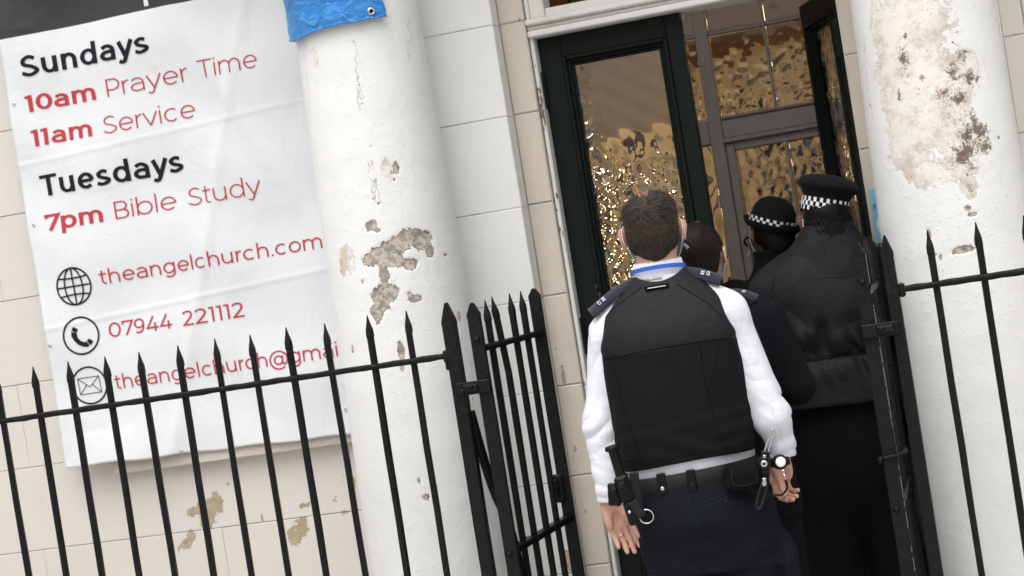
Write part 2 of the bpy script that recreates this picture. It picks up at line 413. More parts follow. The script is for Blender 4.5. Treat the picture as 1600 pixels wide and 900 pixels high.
JACK = cloth('black_waterproof_shell', (.0080, .0080, .0110), .68, .0, 900, spec=.22, fold=3.5, bd=.0005)
KNIT = cloth('black_wool', (.0045, .004, .0045), .95, .0, 500, bd=.0008, spec=.15)
NAVY = cloth('navy_epaulette_cloth', (.011, .012, .028), .8, .2)
HATM = cloth('black_felt', (.0045, .0045, .0065), .9, .02, 600, spec=.15)
SEAM = plain('dark_thread', (.003, .003, .0035), .8, spec=.1)
SEAM2 = plain('grey_thread', (.018, .017, .020), .8, spec=.2)
SEAMN = plain('navy_thread', (.013, .016, .03), .8, spec=.2)
PLAST = plain('black_plastic', (.006, .006, .0065), .38, bd=.0002, spec=.18)
LEATH = plain('black_belt_webbing', (.016, .016, .0175), .6, bs=400, bd=.0003, spec=.15)
STEEL = plain('steel', (.62, .61, .60), .25, metal=1.0, bd=.0001)
WPRINT = plain('white_print', (.7, .7, .74), .7)
LANY = plain('blue_lanyard_ribbon', (.02, .10, .48), .55)
MASKM = plain('blue_mask_paper', (.42, .62, .72), .8)
ELAST = plain('white_elastic', (.8, .8, .8), .8)
def skin_mat(name, col, red):
    n = NT(name); c = n.mixc(n.ramp(n.noise(28, 5), .35, .7), col, red); c = n.mixc(n.ramp(n.noise(160, 3), .6, .75), c, [x*.85 for x in red])
    m = n.out(c, .55, n.math('ADD', n.noise(240, 4), n.math('MULTIPLY', n.noise(75, 4, n.map((.5, 1, 1.6)), dist=1.0), 3.0)), .0005, 1.0); n.b.inputs['Subsurface Weight'].default_value = .10; n.b.inputs['Subsurface Radius'].default_value = (.02, .008, .004); n.b.inputs['Subsurface Scale'].default_value = .5
    return m
SKIN = skin_mat('fair_skin', (.52, .32, .245), (.54, .26, .19))
SKIN2 = skin_mat('tan_skin', (.45, .27, .19), (.42, .22, .15))
SKIN3 = skin_mat('brown_skin', (.16, .085, .055), (.15, .07, .045))
def hair_mat(name, a, b):
    n = NT(name); m = n.out(n.mixc(n.noise(70, 4), a, b), .5, n.noise(300, 3), .0006, .6, Specular_IOR_Level=.12); return m
HAIR = hair_mat('dark_brown_hair', (.012, .009, .007), (.060, .044, .034))
HAIR2 = hair_mat('auburn_black_hair', (.005, .0035, .003), (.018, .010, .008))
nt_ = NT('brown_hair_strands'); HAIRS = nt_.out(nt_.mixc(nt_.attr('rnd'), (.012, .009, .007), (.098, .075, .061)), .5, Specular_IOR_Level=.2)
HAIR3 = hair_mat('black_hair', (.004, .004, .004), (.010, .009, .009))
GREEN = plain('bottle_green_gloss', (.012, .0155, .0135), .42, .2, 6, 60, .0006)
GREEN.node_tree.nodes['Principled BSDF'].inputs['Specular IOR Level'].default_value = .06
GREY = plain('taupe_screen_paint', (.40, .345, .325), .5, .1, 6, 70, .0005)
TAUPE = plain('taupe_panel_paint', (.50, .43, .37), .55, .1, 6, 70, .0005)
VEST_WALL = plain('vestibule_plaster', (.42, .36, .30), .8)
BLUE = None
def tarp():
    n = NT('blue_tarpaulin'); w = n.noise(16, 7, n.map((1, 1, 1.6)), .65, 1.4); g = n.noise(420, 2)
    c = n.mixc(n.ramp(w, .5, .72), (.02, .24, .68), (.15, .47, .86)); c = n.mixc(n.ramp(n.noise(34, 6, rough=.7, dist=1.0), .60, .72), c, (.42, .66, .88))
    return n.out(c, .3, n.math('ADD', n.math('MULTIPLY', w, 11), n.math('MULTIPLY', g, .3)), .0020, 1.0)
BLUE = tarp()
def banner_mat():
    n = NT('banner_vinyl'); sx = n.n('ShaderNodeSeparateXYZ', {0: n.co}).outputs['Z']
    edge = n.math('ADD', sx, n.math('MULTIPLY', n.math('SUBTRACT', n.noise(6, 2), .5), .004))
    k = n.ramp(edge, 1.6285, 1.6305); w = n.noise(2, 5, n.map((2.4, 1, 1.1)), dist=1.4)
    c = n.mixc(n.noise(4, 4), (.71, .73, .755), (.75, .77, .795)); c = n.mixc(k, c, (.030, .027, .030))
    return n.out(c, .42, n.math('ADD', n.math('MULTIPLY', w, 6), n.math('MULTIPLY', n.noise(6, 5, n.map((1, 1, 2.0)), .5, 1.0), 1.4)), .0017, .8, Specular_IOR_Level=.45)
BANNER = banner_mat()
INK = plain('charcoal_print', (.010, .012, .016), .6, .05, spec=.2); RED = plain('red_print', (.50, .045, .058), .6, .05, spec=.2)
SIGN = plain('pale_blue_poster', (.22, .52, .68), .45, .06); SIGNW = plain('white_poster_print', (.7, .75, .78), .45)
SIGNI = plain('navy_poster_print', (.02, .08, .14), .5)
def glass_mat(name, tint, rough=.02):
    n = NT(name); n.out(tint, rough); n.b.inputs['Transmission Weight'].default_value = 1.0; n.b.inputs['IOR'].default_value = 1.5; return n.m
GLASS = glass_mat('rippled_glass', (.93, .92, .88)); GLASSW = glass_mat('window_glass', (.8, .85, .85), .01)
def emit(name, col, st):
    n = NT(name); n.b.inputs['Emission Color'].default_value = tuple(col)+(1,); n.b.inputs['Emission Strength'].default_value = st; n.out(col, .4); return n.m
LAMP = emit('warm_lamp_globe', (1.0, .74, .44), 40.0); SPARKLE = emit('sparkle_bulb', (1.0, .72, .36), 22.0)
HALLW = plain('hall_wall_cream', (.66, .57, .39), .7, .12, 2); HALLC = plain('hall_ceiling_brown', (.20, .12, .07), .8); HALLG = plain('tint_board_taupe', (.52, .47, .43), .7); HALLD = plain('hall_dark_wood', (.05, .026, .014), .6)
WOOD = plain('hall_floor_wood', (.22, .13, .07), .5); TILE = plain('porch_tile', (.25, .22, .19), .6); PAVE = plain('paving_slab', (.46, .45, .43), .85, .2, 5)
ROAD = plain('asphalt', (.08, .08, .082), .9, .2, 30)

# ---------------------------------------------------------------- the setting
def sheet(name, x0, x1, y0, y1, z, mat, **k):
    m = MB(); m.add([(x0, y0, z), (x1, y0, z), (x1, y1, z), (x0, y1, z)], [(0, 1, 2, 3)]); return obj(name, m.mesh(), mat, kind='structure', **k)
sheet('ground', -150, 150, -150, 150, -.17, ROAD)
m = MB(); m.box(-60, 60, -7.5, .30, -.30, 0, .01); obj('pavement', m.mesh(), PAVE, kind='structure')
m = MB(); m.box(-4.4, 2.0, .302, .90, -.2, .004, .004); obj('porch_floor', m.mesh(), TILE, kind='structure')
m = MB(); m.box(-1.9, -.3, .70, 6.3, -.2, .12, .006); obj('door_step', m.mesh(), TILE, kind='structure')
PAVE_J = plain('paving_joint', (.12, .115, .11), .9)

def blob_field(U, Z, bl):
    v = np.zeros_like(U)
    for (u, z, ru, rz) in bl:
        v = np.maximum(v, 1-.5*np.sqrt(((U-u)/ru)**2+((Z-z)/rz)**2))
    return v
def px_blobs(L, conv, ppm=500.0):
    o = []
    for (x, y, rx, ry) in L:
        u, z = conv(x, y); o.append((u, z, rx/ppm, ry/ppm))
    return o

def wall_block(x0, x1, z0, z1, y, mat, parent, depth=.05, res=.03, peel=(), b=.0022):
    "one rendered ashlar block: a grid face with softened arrises set proud of the joints"
    nx = max(2, int((x1-x0)/res)); nz = max(2, int((z1-z0)/res))
    xs = np.concatenate([[x0, x0], np.linspace(x0+b, x1-b, nx), [x1, x1]]); zs = np.concatenate([[z0, z0], np.linspace(z0+b, z1-b, nz), [z1, z1]])
    X, Z = np.meshgrid(xs, zs, indexing='ij'); Y = np.full_like(X, y)
    Y[1] = Y[-2] = y+b; Y[:, 1] = y+b; Y[:, -2] = y+b; Y[0] = Y[-1] = y+depth; Y[:, 0] = y+depth; Y[:, -1] = y+depth
    Y[2:-2, 2:-2] += .0012*np.sin(X[2:-2, 2:-2]*9+z0*7)*np.cos(Z[2:-2, 2:-2]*11+x0*5)
    P = np.stack([X, Y, Z], -1)
    me = grid_mesh(P, attrs={'peel': blob_field(X, Z, peel)} if peel else None)
    me.flip_normals() if me.polygons[len(me.polygons)//2].normal.y > 0 else None
    flat(me)
    return obj('stone_block', me, mat, parent)
COURSES = [.0, .245, .56, .875, 1.19, 1.505, 1.825, 2.14, 2.455, 2.77, 3.085, 3.4]
# left wall (cream) with its blocks
YW = .92
wall = MB(); wall.box(-6.6, -1.95, YW+.006, YW+.34, -.17, 5.2)
lw = obj('rendered_wall', wall.mesh(), MORTAR, label='cream rendered wall with incised block joints behind the banner', cat='wall')
pl = lambda L: px_blobs(L, lambda x, y: at(x, y, YW), 445.)
PEELL = pl([(320, 793, 22, 11), (340, 785, 10, 16), (302, 800, 12, 8), (325, 812, 13, 14), (293, 850, 12, 8), (282, 860, 5, 7), (300, 835, 6, 10), (466, 828, 18, 9), (460, 840, 10, 13),
            (472, 815, 10, 8), (411, 808, 3, 8), (408, 829, 6, 2.5), (384, 829, 4, 2), (355, 757, 4, 3), (470, 760, 4, 3), (490, 778, 4, 3), (524, 780, 8, 4), (534, 745, 4, 5), (500, 735, 3, 2), (480, 752, 3, 2),
            (510, 750, 3, 2), (552, 755, 3, 9), (528, 770, 3, 2), (475, 790, 10, 2), (278, 875, 3, 6), (540, 800, 6, 2), (255, 822, 2, 3), (505, 765, 2, 2)])
for i in range(len(COURSES)-1):
    z0, z1 = COURSES[i], COURSES[i+1]; off = -3.0 if i % 2 == 0 else -3.37
    k = -5; edges = [off+.74*j for j in range(-5, 4)]
    edges = [-6.6]+[e for e in edges if -6.4 < e < -2.1]+[-1.96]
    for a, b in zip(edges[:-1], edges[1:]):
        seen = z1 > .5 and b > -4 and z0 < 1.3
        wall_block(a+.0003, b-.0003, z0+.0011, z1-.0011, YW, CREAM, lw, res=.018 if seen else .12, peel=PEELL if seen else ())
# pier left of the door (white) and its buff surround
def pier(x0, x1, y, name, label, blobs, surround=None, rsur=None):
    m = MB(); m.box(x0+.004, x1-.004, y+.005, y+.5, -.17, 5.2)
    t = obj(name, m.mesh(), MORTAR, label=label, cat='pier')
    for i in range(len(COURSES)-1):
        z0, z1 = COURSES[i]+.025, COURSES[i+1]+.025
        bl = wall_block(x0, x1, z0+.0008, z1-.0008, y, PIERW, t, depth=.3, res=.02 if z1 > .6 else .12, peel=blobs, b=.003)
    return t
bp = px_blobs([(889, 870, 10, 12), (893, 880, 8, 14), (876, 628, 4, 14), (875, 850, 4, 3), (868, 565, 2, 5)], lambda x, y: at(x, y, .8), 450.)
pier(-2.06, -1.652, .80, 'door_pier', 'white painted stone pier between the left column and the green door', bp)
bp2 = px_blobs([(1597, 100, 3, 5)], lambda x, y: at(x, y, .8), 450.)
pier(-.395, .0, .80, 'door_pier', 'white painted pier hidden behind the blistered right-hand column', bp2)
def surround(x0, x1, y, side, label, blobs):
    m = MB(); m.box(x0+.003, x1-.003, y+.005, y+.2, -.17, 5.2); t = obj('door_surround', m.mesh(), MORTAR, label=label, cat='door surround')
    for i in range(len(COURSES)-1):
        z0, z1 = COURSES[i]+.03, COURSES[i+1]+.03
        if i > 8: z1 = COURSES[i+1]+.03
        wall_block(x0, x1, z0+.0013, z1-.0013, y, STONE, t, depth=.15, res=.012 if z1 > .6 else .1, peel=blobs, b=.004)
    return t
bs = px_blobs([(870, 545, 2, 6), (874, 560, 2, 6), (880, 588, 3.5, 12), (877, 575, 3, 5), (868, 533, 1.6, 4), (893, 715, 2, 5), (905, 760, 2, 4), (899, 700, 2, 4), (812, 30, 2, 3), (848, 140, 2, 3), (915, 800, 3, 3)], lambda x, y: at(x, y, .88), 450.)
surround(-1.65, -1.560, .88, 1, 'buff stone strip with open joints between white pier and green door', bs)
br = px_blobs([(1420, 700, 3, 9), (1428, 720, 3, 12), (1437, 780, 4, 16), (1450, 850, 4, 15), (1325, 170, 2, 3)], lambda x, y: at(x, y, .88), 450.)
surround(-.505, -.397, .88, -1, 'buff stone strip with the blue poster beside the open right door', br)
m = MB(); m.box(-.2, 6.5, YW+.006, YW+.3, -.17, 5.2)
# right wall with a window opening
rw = MB(); rw.box(0.0, .072, YW+.006, YW+.3, 1.20, 2.95); rw.box(1.0, 6.5, YW+.006, YW+.3, 1.20, 2.95); rw.box(0.0, 6.5, YW+.006, YW+.3, -.17, 1.2); rw.box(0, 6.5, YW+.006, YW+.3, 2.95, 5.2)
rwo = obj('rendered_wall', rw.mesh(), MORTAR, label='cream rendered wall with a window to the right of the blistered column', cat='wall')
for i in range(len(COURSES)-1):
    z0, z1 = COURSES[i], COURSES[i+1]
    segs = [(0.001, .07), (1.0, 1.9), (1.9, 2.8), (2.8, 6.5)] if 1.19 <= z0 < 2.9 else [(0.001, .5), (.5, 1.4), (1.4, 2.3), (2.3, 6.5)]
    for a, b in segs: wall_block(a, b-.0012, z0+.0011, z1-.0011, YW, CREAM, rwo, res=.03 if a < .1 else .3)
t = thing('sash_window', 'white framed sash window at the right edge beyond the blistered column', 'window', (.53, YW+.06, 1.2))
def tb(name, mat, parent, b=.003, *bx, **k):
    m = MB(); l = parent.location if parent else Vector((0, 0, 0))
    for q in bx: m.box(q[0]-l.x, q[1]-l.x, q[2]-l.y, q[3]-l.y, q[4]-l.z, q[5]-l.z, b)
    return obj(name, m.mesh(), mat, parent, **k)
tb('window_frame', FRAMEW, t, .004, (.073, .115, .935, 1.05, 1.2, 2.95), (.955, .998, .935, 1.05, 1.2, 2.95), (.115, .955, .935, 1.05, 2.88, 2.949))
tb('meeting_rail', FRAMEW, t, .004, (.1155, .9545, .955, 1.03, 2.07, 2.115))
tb('window_sill', FRAMEW, t, .006, (.073, .999, .86, 1.05, 1.16, 1.199))
tb('glazing_bar', FRAMEW, t, .003, (.52, .545, .965, 1.0, 1.2005, 2.0695)); tb('glazing_bar', FRAMEW, t, .003, (.52, .545, .965, 1.0, 2.1155, 2.8795))
tb('pane', GLASSW, t, 0, (.116, .519, .99, .994, 2.116, 2.879)); tb('pane', GLASSW, t, 0, (.546, .954, .99, .994, 2.116, 2.879)); tb('pane', GLASSW, t, 0, (.116, .519, .99, .994, 1.201, 2.069)); tb('pane', GLASSW, t, 0, (.546, .954, .99, .994, 1.201, 2.069))
m = MB(); m.box(.05, 1.1, 1.3, 1.32, 1.1, 3.0); obj('window_blind', m.mesh(), plain('dark_curtain', (.02, .02, .022), .9), label='dark curtain hanging behind the sash window at the right edge', cat='curtain')
# wall above the door opening
m = MB(); m.box(-1.651, -.394, .86, 1.16, 3.05, 5.2); obj('lintel', m.mesh(), CREAM, kind='structure')
m = MB(); m.box(-2.7, .45, .25, .915, 3.45, 3.9, .02); obj('portico_beam', m.mesh(), WHITE, kind='structure')

# ---------------------------------------------------------------- columns
def column(cx, cy, label, peel, stain, dark, cracks, seed):
    nu, nz = 200, 420
    zs = np.concatenate([np.linspace(0.25, .55, 8), np.linspace(.56, 2.75, nz), np.linspace(2.78, 3.3, 12)])
    prof = lambda z: np.interp(z, [0, 1.0, 1.6, 2.4, 3.3], [.242, .240, .2315, .214, .198])
    th = np.linspace(-pi, pi, nu, endpoint=False)
    T, Z = np.meshgrid(th, zs, indexing='ij'); R = prof(Z).copy(); r_ = .23
    f1 = sines(seed, 9, 6); f2 = sines(seed+1, 34, 6)
    PX, PY = np.sin(T), -np.cos(T)
    R += .0022*f1(PX*.23, PY*.23, Z*.7)+.0009*f2(PX*.23, PY*.23, Z)
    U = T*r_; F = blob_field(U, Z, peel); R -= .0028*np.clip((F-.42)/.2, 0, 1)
    St = blob_field(U, Z, stain); Dk = blob_field(U, Z, dark); R -= .0012*np.clip((St-.45)/.15, 0, 1)
    ck = np.full_like(U, 1.0); on = np.zeros_like(U)
    for path in cracks:
        zz = [p[1] for p in path]; uu = [p[0] for p in path]; o = np.argsort(zz); uc = np.interp(Z, np.array(zz)[o], np.array(uu)[o])
        d = U-uc; near = (np.abs(d) < np.abs(ck)); ck = np.where(near, d, ck)
        on = np.maximum(on, ((Z > min(zz)) & (Z < max(zz)) & (np.abs(d) < .02)).astype(float))
    P = np.stack([cx*0+R*PX, R*PY, Z], -1)
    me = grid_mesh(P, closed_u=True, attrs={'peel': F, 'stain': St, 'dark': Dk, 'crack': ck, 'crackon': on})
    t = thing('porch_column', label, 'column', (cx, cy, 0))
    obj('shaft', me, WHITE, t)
    m = MB(); m.box(-.3, .3, -.3, .3, .0, .12, .01); m.lathe([(.30, .12), (.305, .15), (.30, .18), (.27, .19), (.262, .21), (.275, .235), (.243, .26)], n=64)
    obj('base', m.mesh(), WHITE, t, True)
    m = MB(); m.lathe([(.2, 3.28), (.225, 3.3), (.225, 3.32), (.21, 3.33), (.26, 3.38)], n=64); m.box(-.28, .28, -.28, .28, 3.38, 3.449, .006); obj('capital', m.mesh(), WHITE, t, True)
    return t
CL, CRX, CY = -2.065, -.225, .60
def cyl(cx, r=.23):
    def f(x, y):
        a, z = at_cyl(x, y, cx, CY, r); return a*.23, z
    return f
cL, cR = cyl(CL), cyl(CRX)
PL = [(580, 352, 8, 7), (590, 360, 4, 3), (577, 408, 12, 10), (600, 392, 16, 12), (622, 383, 18, 13), (640, 370, 18, 11), (660, 375, 18, 13), (672, 388, 7, 13), (615, 405, 16, 11), (640, 412, 12, 8), (590, 400, 14, 13),
      (600, 432, 6, 22), (595, 468, 13, 18), (608, 455, 11, 11), (590, 490, 9, 14), (648, 466, 9, 5), (640, 460, 3, 5), (627, 550, 5, 14), (628, 572, 2.5, 8), (717, 495, 3, 7), (620, 262, 5, 9), (612, 270, 2, 3), (617, 280, 2, 2),
      (697, 398, 4, 2), (566, 440, 2, 4), (666, 776, 5, 4), (655, 750, 2, 5), (552, 545, 2, 6), (583, 310, 2, 2), (592, 318, 2, 2), (579, 228, 2, 2)]
SL = [(541, 404, 15, 22), (534, 420, 8, 18), (488, 92, 5, 16), (484, 84, 5, 8), (604, 262, 8, 14)]
CKL = [[cL(657, 0), cL(664, 25), cL(661, 50), cL(668, 100), cL(672, 110)], [cL(645, 20), cL(644, 85), cL(642, 95)], [cL(480, 215), cL(476, 140), cL(470, 70)], [cL(553, 60), cL(556, 110), cL(560, 160), cL(562, 175)],
       [cL(735, 600), cL(738, 650), cL(733, 700)], [cL(580, 250), cL(586, 290), cL(597, 316)]]
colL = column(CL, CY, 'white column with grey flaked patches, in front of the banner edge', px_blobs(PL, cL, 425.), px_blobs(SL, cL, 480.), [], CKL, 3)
PR = [(1505, 390, 17, 6), (1493, 393, 7, 4), (1451, 365, 4, 9), (1470, 402, 2.5, 4), (1462, 398, 2, 2), (1520, 335, 8, 3), (1512, 325, 4, 4), (1562, 215, 3, 3)]
SR = [(1420, 40, 62, 80), (1447, 150, 62, 95), (1420, 220, 38, 60), (1490, 130, 34, 62), (1500, 230, 26, 50), (1513, 285, 13, 26), (1395, 120, 34, 90), (1375, 60, 20, 60), (1450, 270, 40, 22), (1535, 225, 16, 14), (1520, 100, 14, 22)]
DR = [(1512, 215, 22, 40), (1530, 205, 26, 18), (1507, 240, 20, 26), (1503, 245, 18, 14), (1543, 228, 14, 10), (1518, 262, 10, 12), (1522, 185, 8, 14), (1490, 110, 10, 20), (1495, 190, 10, 12), (1402, 150, 4, 7), (1440, 120, 3, 4), (1516, 295, 5, 10), (1517, 120, 16, 14), (1529, 125, 7, 18), (1505, 85, 12, 10), (1490, 65, 8, 6), (1408, 92, 9, 22), (1500, 155, 18, 14), (1480, 145, 14, 12), (1412, 55, 4, 6)]
CKR = [[cR(1345, 60), cR(1350, 130), cR(1362, 190)]]
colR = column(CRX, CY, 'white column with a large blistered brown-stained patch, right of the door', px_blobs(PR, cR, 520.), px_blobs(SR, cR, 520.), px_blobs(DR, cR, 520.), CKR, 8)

# blue tarpaulin wrapped round the left column
nu, nv = 110, 80
a0, zt0 = at_cyl(463, 60, CL, CY, .233); a1, zt1 = at_cyl(601, 24, CL, CY, .226)
a0 -= .42
TT, VV = np.meshgrid(np.linspace(a0, a1, nu), np.linspace(0, 1, nv), indexing='ij')
amid = [at_cyl(x, y, CL, CY, .23) for x, y in ((463, 66), (475, 57), (500, 47), (535, 38), (560, 34), (585, 29), (598, 27))]
zlow = np.interp(TT, [p[0] for p in amid], [p[1] for p in amid]); zlow += np.where(TT < amid[0][0], (amid[0][0]-TT)*.05, 0)
ZZ = zlow+VV*(2.80-zlow)
fA = sines(5, 26, 7, (1, 1, 2.2)); fB = sines(6, 70, 6, (1, 1, 2))
RR = .222+.009+.0045*fA(TT*.23, VV*0, ZZ)+.0018*fB(TT*.23, VV*0, ZZ)+.004*np.exp(-((ZZ-zlow-.028)/.012)**2)*.5
RR = np.where(VV < .02, RR+.003, RR); TT2 = TT+.012*np.sin(ZZ*60)*(TT > a1-.05)
me = grid_mesh(np.stack([RR*np.sin(TT2), -RR*np.cos(TT2), ZZ], -1))
tp = thing('tarpaulin', 'blue plastic tarpaulin wrapped round the top of the left column', 'tarpaulin', (CL, CY, 0))
o = obj('sheet', me, BLUE, tp, True); md = o.modifiers.new('thick', 'SOLIDIFY'); md.thickness = .0018; md.offset = 1
ga, gz = at_cyl(580, 18, CL, CY, .235); Mg = Matrix.Rotation(ga, 4, 'Z') @ Matrix.Rotation(pi/2, 4, 'X')
m = MB(); m.lathe([(.006, -.001), (.006, .003), (.0085, .0042), (.0125, .003), (.0135, 0)], (.2375*sin(ga), -.2375*cos(ga), gz), 24, 0, Mg, False)
obj('eyelet', m.mesh(), STEEL, tp, True)
m = MB(); m.lathe([(.0, .0012), (.006, .0012)], (.2375*sin(ga), -.2375*cos(ga), gz), 16, 0, Mg, False); obj('eyelet_hole', m.mesh(), SEAM, tp)

# ---------------------------------------------------------------- banner
def yban(x, z):
    x = np.asarray(x, float); z = np.asarray(z, float)
    y = .850-.007*np.sin((x+3.5)*5.2+z*1.3)-.005*np.sin(x*11-z*6)-.0035*np.sin(x*4+z*17+np.sin(x*9))
    y = y-.003*np.exp(-((z-1.72-.05*(x+3))/.006)**2)-.0025*np.exp(-((z-2.33-.04*(x+3))/.006)**2)
    y = y-.006*np.exp(-(((x+2.75)-(z-2.2)*.35)/.03)**2)-.005*np.exp(-(((x+2.62)+(z-2.3)*.5)/.04)**2)
    return y-.018*np.clip(1.30-z, 0, .2)/.2*np.exp(-((x+3.5)/.35)**2)
XB = np.linspace(-3.545, -2.10, 190); ZB = np.linspace(0, 1, 240)
X, V = np.meshgrid(XB, ZB, indexing='ij'); zb = 1.176-.021*(X+3.54)/1.14+.003*np.sin(X*22); Z = zb+V*(3.15-zb)
X = X+.004*np.sin(Z*5)*(X < -3.5)
me = grid_mesh(np.stack([X, yban(X, Z), Z], -1))
ban = thing('banner', 'white vinyl church banner with black and red lettering, fixed to the wall', 'banner', (-2.82, .85, 1.15))
me.transform(Matrix.Translation((2.82, -.85, -1.15)))
for p in me.vertices: pass
# keep object coordinates equal to world height for the black band: shift handled in the material by the object's own offset
o = obj('vinyl_sheet', me, BANNER, ban, True); md = o.modifiers.new('thick', 'SOLIDIFY'); md.thickness = .0012
for (x, y) in ((21, 163), (52, 352), (80, 540), (283, 705), (96, 722), (540, 640)):
    gx, gz_ = at(x, y, .845); gy = float(yban(gx, gz_))
    m = MB(); m.lathe([(.003, 0), (.0035, .002), (.0065, .0015), (.007, 0)], (gx+2.82, gy-.85-.001, gz_-1.15), 14, 0, Matrix.Rotation(pi/2, 4, 'X'), False); obj('eyelet', m.mesh(), STEEL, ban, True)
# timber board below it
m = MB(); m.box(-3.37, -2.0, .868, .919, 1.124, 1.172, .004); bme = m.mesh()
obj('timber_board', bme, STONE, label='thin buff timber board under the bottom edge of the banner', cat='board')

# ---------------------------------------------------------------- stroke lettering (geometric sans)
def arc(cx, cy, rx, ry, a0, a1, n=None):
    n = n or max(4, int(abs(a1-a0)/9)); return [(cx+rx*cos(radians(a0+(a1-a0)*i/n)), cy+ry*sin(radians(a0+(a1-a0)*i/n))) for i in range(n+1)]
def cr(pts, n=5): return [tuple(p) for p in curve_pts(pts, n)]
def glyph(c, w):
    h = w/2; v = h*(.70 if w > .1 else .93); X = .535; C = .70; A = .745; D = -.195; W = .50+w*.55      # round letter width
    L = h+.045; R = L+W-w; rx = (R-L)/2; mx = (L+R)/2; ry = (X-2*v)/2; my = X/2
    e = lambda a0, a1: arc(mx, my, rx, ry, a0, a1)
    adv = R+h+.045
    if c == ' ': return [], .27
    if c == 'o': return [e(0, 360)], adv
    if c == 'c': return [e(48, 312)], adv-.03
    if c == 'e': return [[(L, my), (R, my)], e(0, 316)], adv
    if c in 'dqg':
        s = [e(0, 360)]
        if c == 'd': s.append([(R, 0), (R, A)])
        if c == 'q': s.append([(R, X), (R, D)])
        if c == 'g': s.append([(R, X), (R, .02)]+arc(mx, .02, rx, .215-v, 0, -140)[1:])
        return s, R+h+.08
    if c in 'bp': return [e(0, 360), [(L, 0), (L, A)] if c == 'b' else [(L, X), (L, D)]], adv
    if c == 'a':
        l, r = L, L+(W-w)*.88; m = (l+r)/2; q = (r-l)/2
        return [arc(m-.01, X-v-q*.85, q+.01, q*.85, 145, 0)+[(r, 0)], [(r, .318-v*.5)]+[(m+.02, .318-v*.5)]+arc(m-.005, (.318+v*.5)/2, q+.005, (.318-v*1.5)/2, 90, 270)+cr([(m+.02, v), (r-.03, .07), (r, .15)])], r+h+.08
    if c in 'nhu':
        w_ = (W-w)*.88; l = L+.01; r = l+w_; m = (l+r)/2; q = w_/2
        if c == 'u': return [[(l, X)]+[(l, q+v)]+arc(m, q+v, q, q, 180, 360)[1:], [(r, X), (r, 0)]], r+h+.085
        return [[(l, 0), (l, X if c == 'n' else A)], arc(m, X-v-q, q, q, 180, 0)+[(r, 0)]], r+h+.08
    if c == 'm':
        w_ = (W-w)*.84; l = L+.01; q = w_/2
        return [[(l, 0), (l, X)], arc(l+q, X-v-q, q, q, 180, 0)+[(l+w_, 0)], arc(l+w_+q, X-v-q, q, q, 180, 0)+[(l+2*w_, 0)]], l+2*w_+h+.08
    if c == 'r': return [[(L+.01, 0), (L+.01, X)], arc(L+.01+.21, X-v-.2, .21, .2, 180, 90)], L+.245
    if c == 'i': return [[(L+.01, 0), (L+.01, X)], [(L+.01, .645), (L+.01, .645+max(w, .06)*1.1)]], L+h+.085
    if c == 'l': return [[(L+.01, 0), (L+.01, A)]], L+h+.085
    if c == 't': x = .12+h*.4; return [[(x, .68), (x, .13+h)]+arc(x+.13, .13+h*.9, .13, .13, 180, 285)[1:], [(.01, X-v), (.33, X-v)]], .37
    if c == 'y': return [[(h*1.1, X), (.255+h*.3, .0)], [(.51+h*.3, X), (.235, -.06)]+cr([(.235, -.06), (.19, D+v+.015), (.11, D+v), (.03, D+v+.05)])[1:]], .53+h*.6
    if c == 'v': return [[(h*1.1, X), (.255+h*.3, .01)], [(.51+h*.3, X), (.255+h*.3, .01)]], .53+h*.6
    if c == 's': k = .40+w*.3; return [cr([(k-.02, X-v-.045), (k*.60+.02, X-v), (.10+h*.5, X-v-.065), (.12+h*.4, X*.60), (k*.55, my), (k-.01, X*.37), (k-.03, v+.055), (k*.5, v), (.05, v+.055)])], k+h+.05
    if c == 'S': k = .50+w*.35; return [cr([(k-.02, C-v-.07), (k*.58+.03, C-v), (.15+h*.4, C-v-.06), (.10+h*.4, C*.71), (k*.30+.01, C*.57), (k*.72, C*.455), (k+.01, C*.28), (k-.06, v+.05), (k*.52, v), (.05, v+.085)])], k+h+.06
    if c == 'T': return [[(.02, C-v), (.56+h, C-v)], [(.29+h*.5, C-v*.5), (.29+h*.5, 0)]], .58+h
    if c in 'PB':
        l = .085+h; q = (C-w)/4 if c == 'B' else .22-h*.6; s = [[(l, 0), (l, C)]]
        x = l+.21
        if c == 'P': q = (.445-w*.5)/2; s.append([(l, C-h)]+arc(x, C-h-q, q*1.05, q, 90, -90)+[(l, C-h-2*q)]); return s, x+q+h+.05
        s.append([(l, C-h)]+arc(x, C-h-q, q, q, 90, -90)+[(l, C-h-2*q)]); s.append([(x, C-h-2*q)]+arc(x+.03, C-h-3*q, q*1.05, q, 90, -90)+[(l, h)]); return s, x+.03+q+h+.05
    if c == 'E': return [[(.085+h, 0), (.085+h, C)], [(.085, C-h), (.52, C-h)], [(.085, C/2), (.48, C/2)], [(.085, h), (.53, h)]], .58
    if c == 'F': return [[(.085+h, 0), (.085+h, C)], [(.085, C-h), (.52, C-h)], [(.085, C/2-.02), (.47, C/2-.02)]], .55
    if c == 'C': return [arc(.35+h*.5, C/2, .31, C/2-h, 48, 312)], .62
    if c == 'w': return [[(h, X), (.2, .01)], [(.2, .01), (.36, X)], [(.36, X), (.52, .01)], [(.52, .01), (.72-h, X)]], .74
    if c == '1': return [[(.03, C-h), (.19, C-h), (.19, 0)]] if False else [[(.02, C-h), (.17+h*.4, C-h)], [(.17+h*.4, C), (.17+h*.4, 0)]], .26+h*1.3
    if c == '0': return [arc(.31+h*.2, C/2, .25-h*.4, C/2-h, 0, 360)], .62+h*.3
    if c == '7': return [[(.05+h*.6, C-.17), (.05+h*.6, C-h), (.50+h*.5, C-h), (.20, 0)]], .56+h*.3
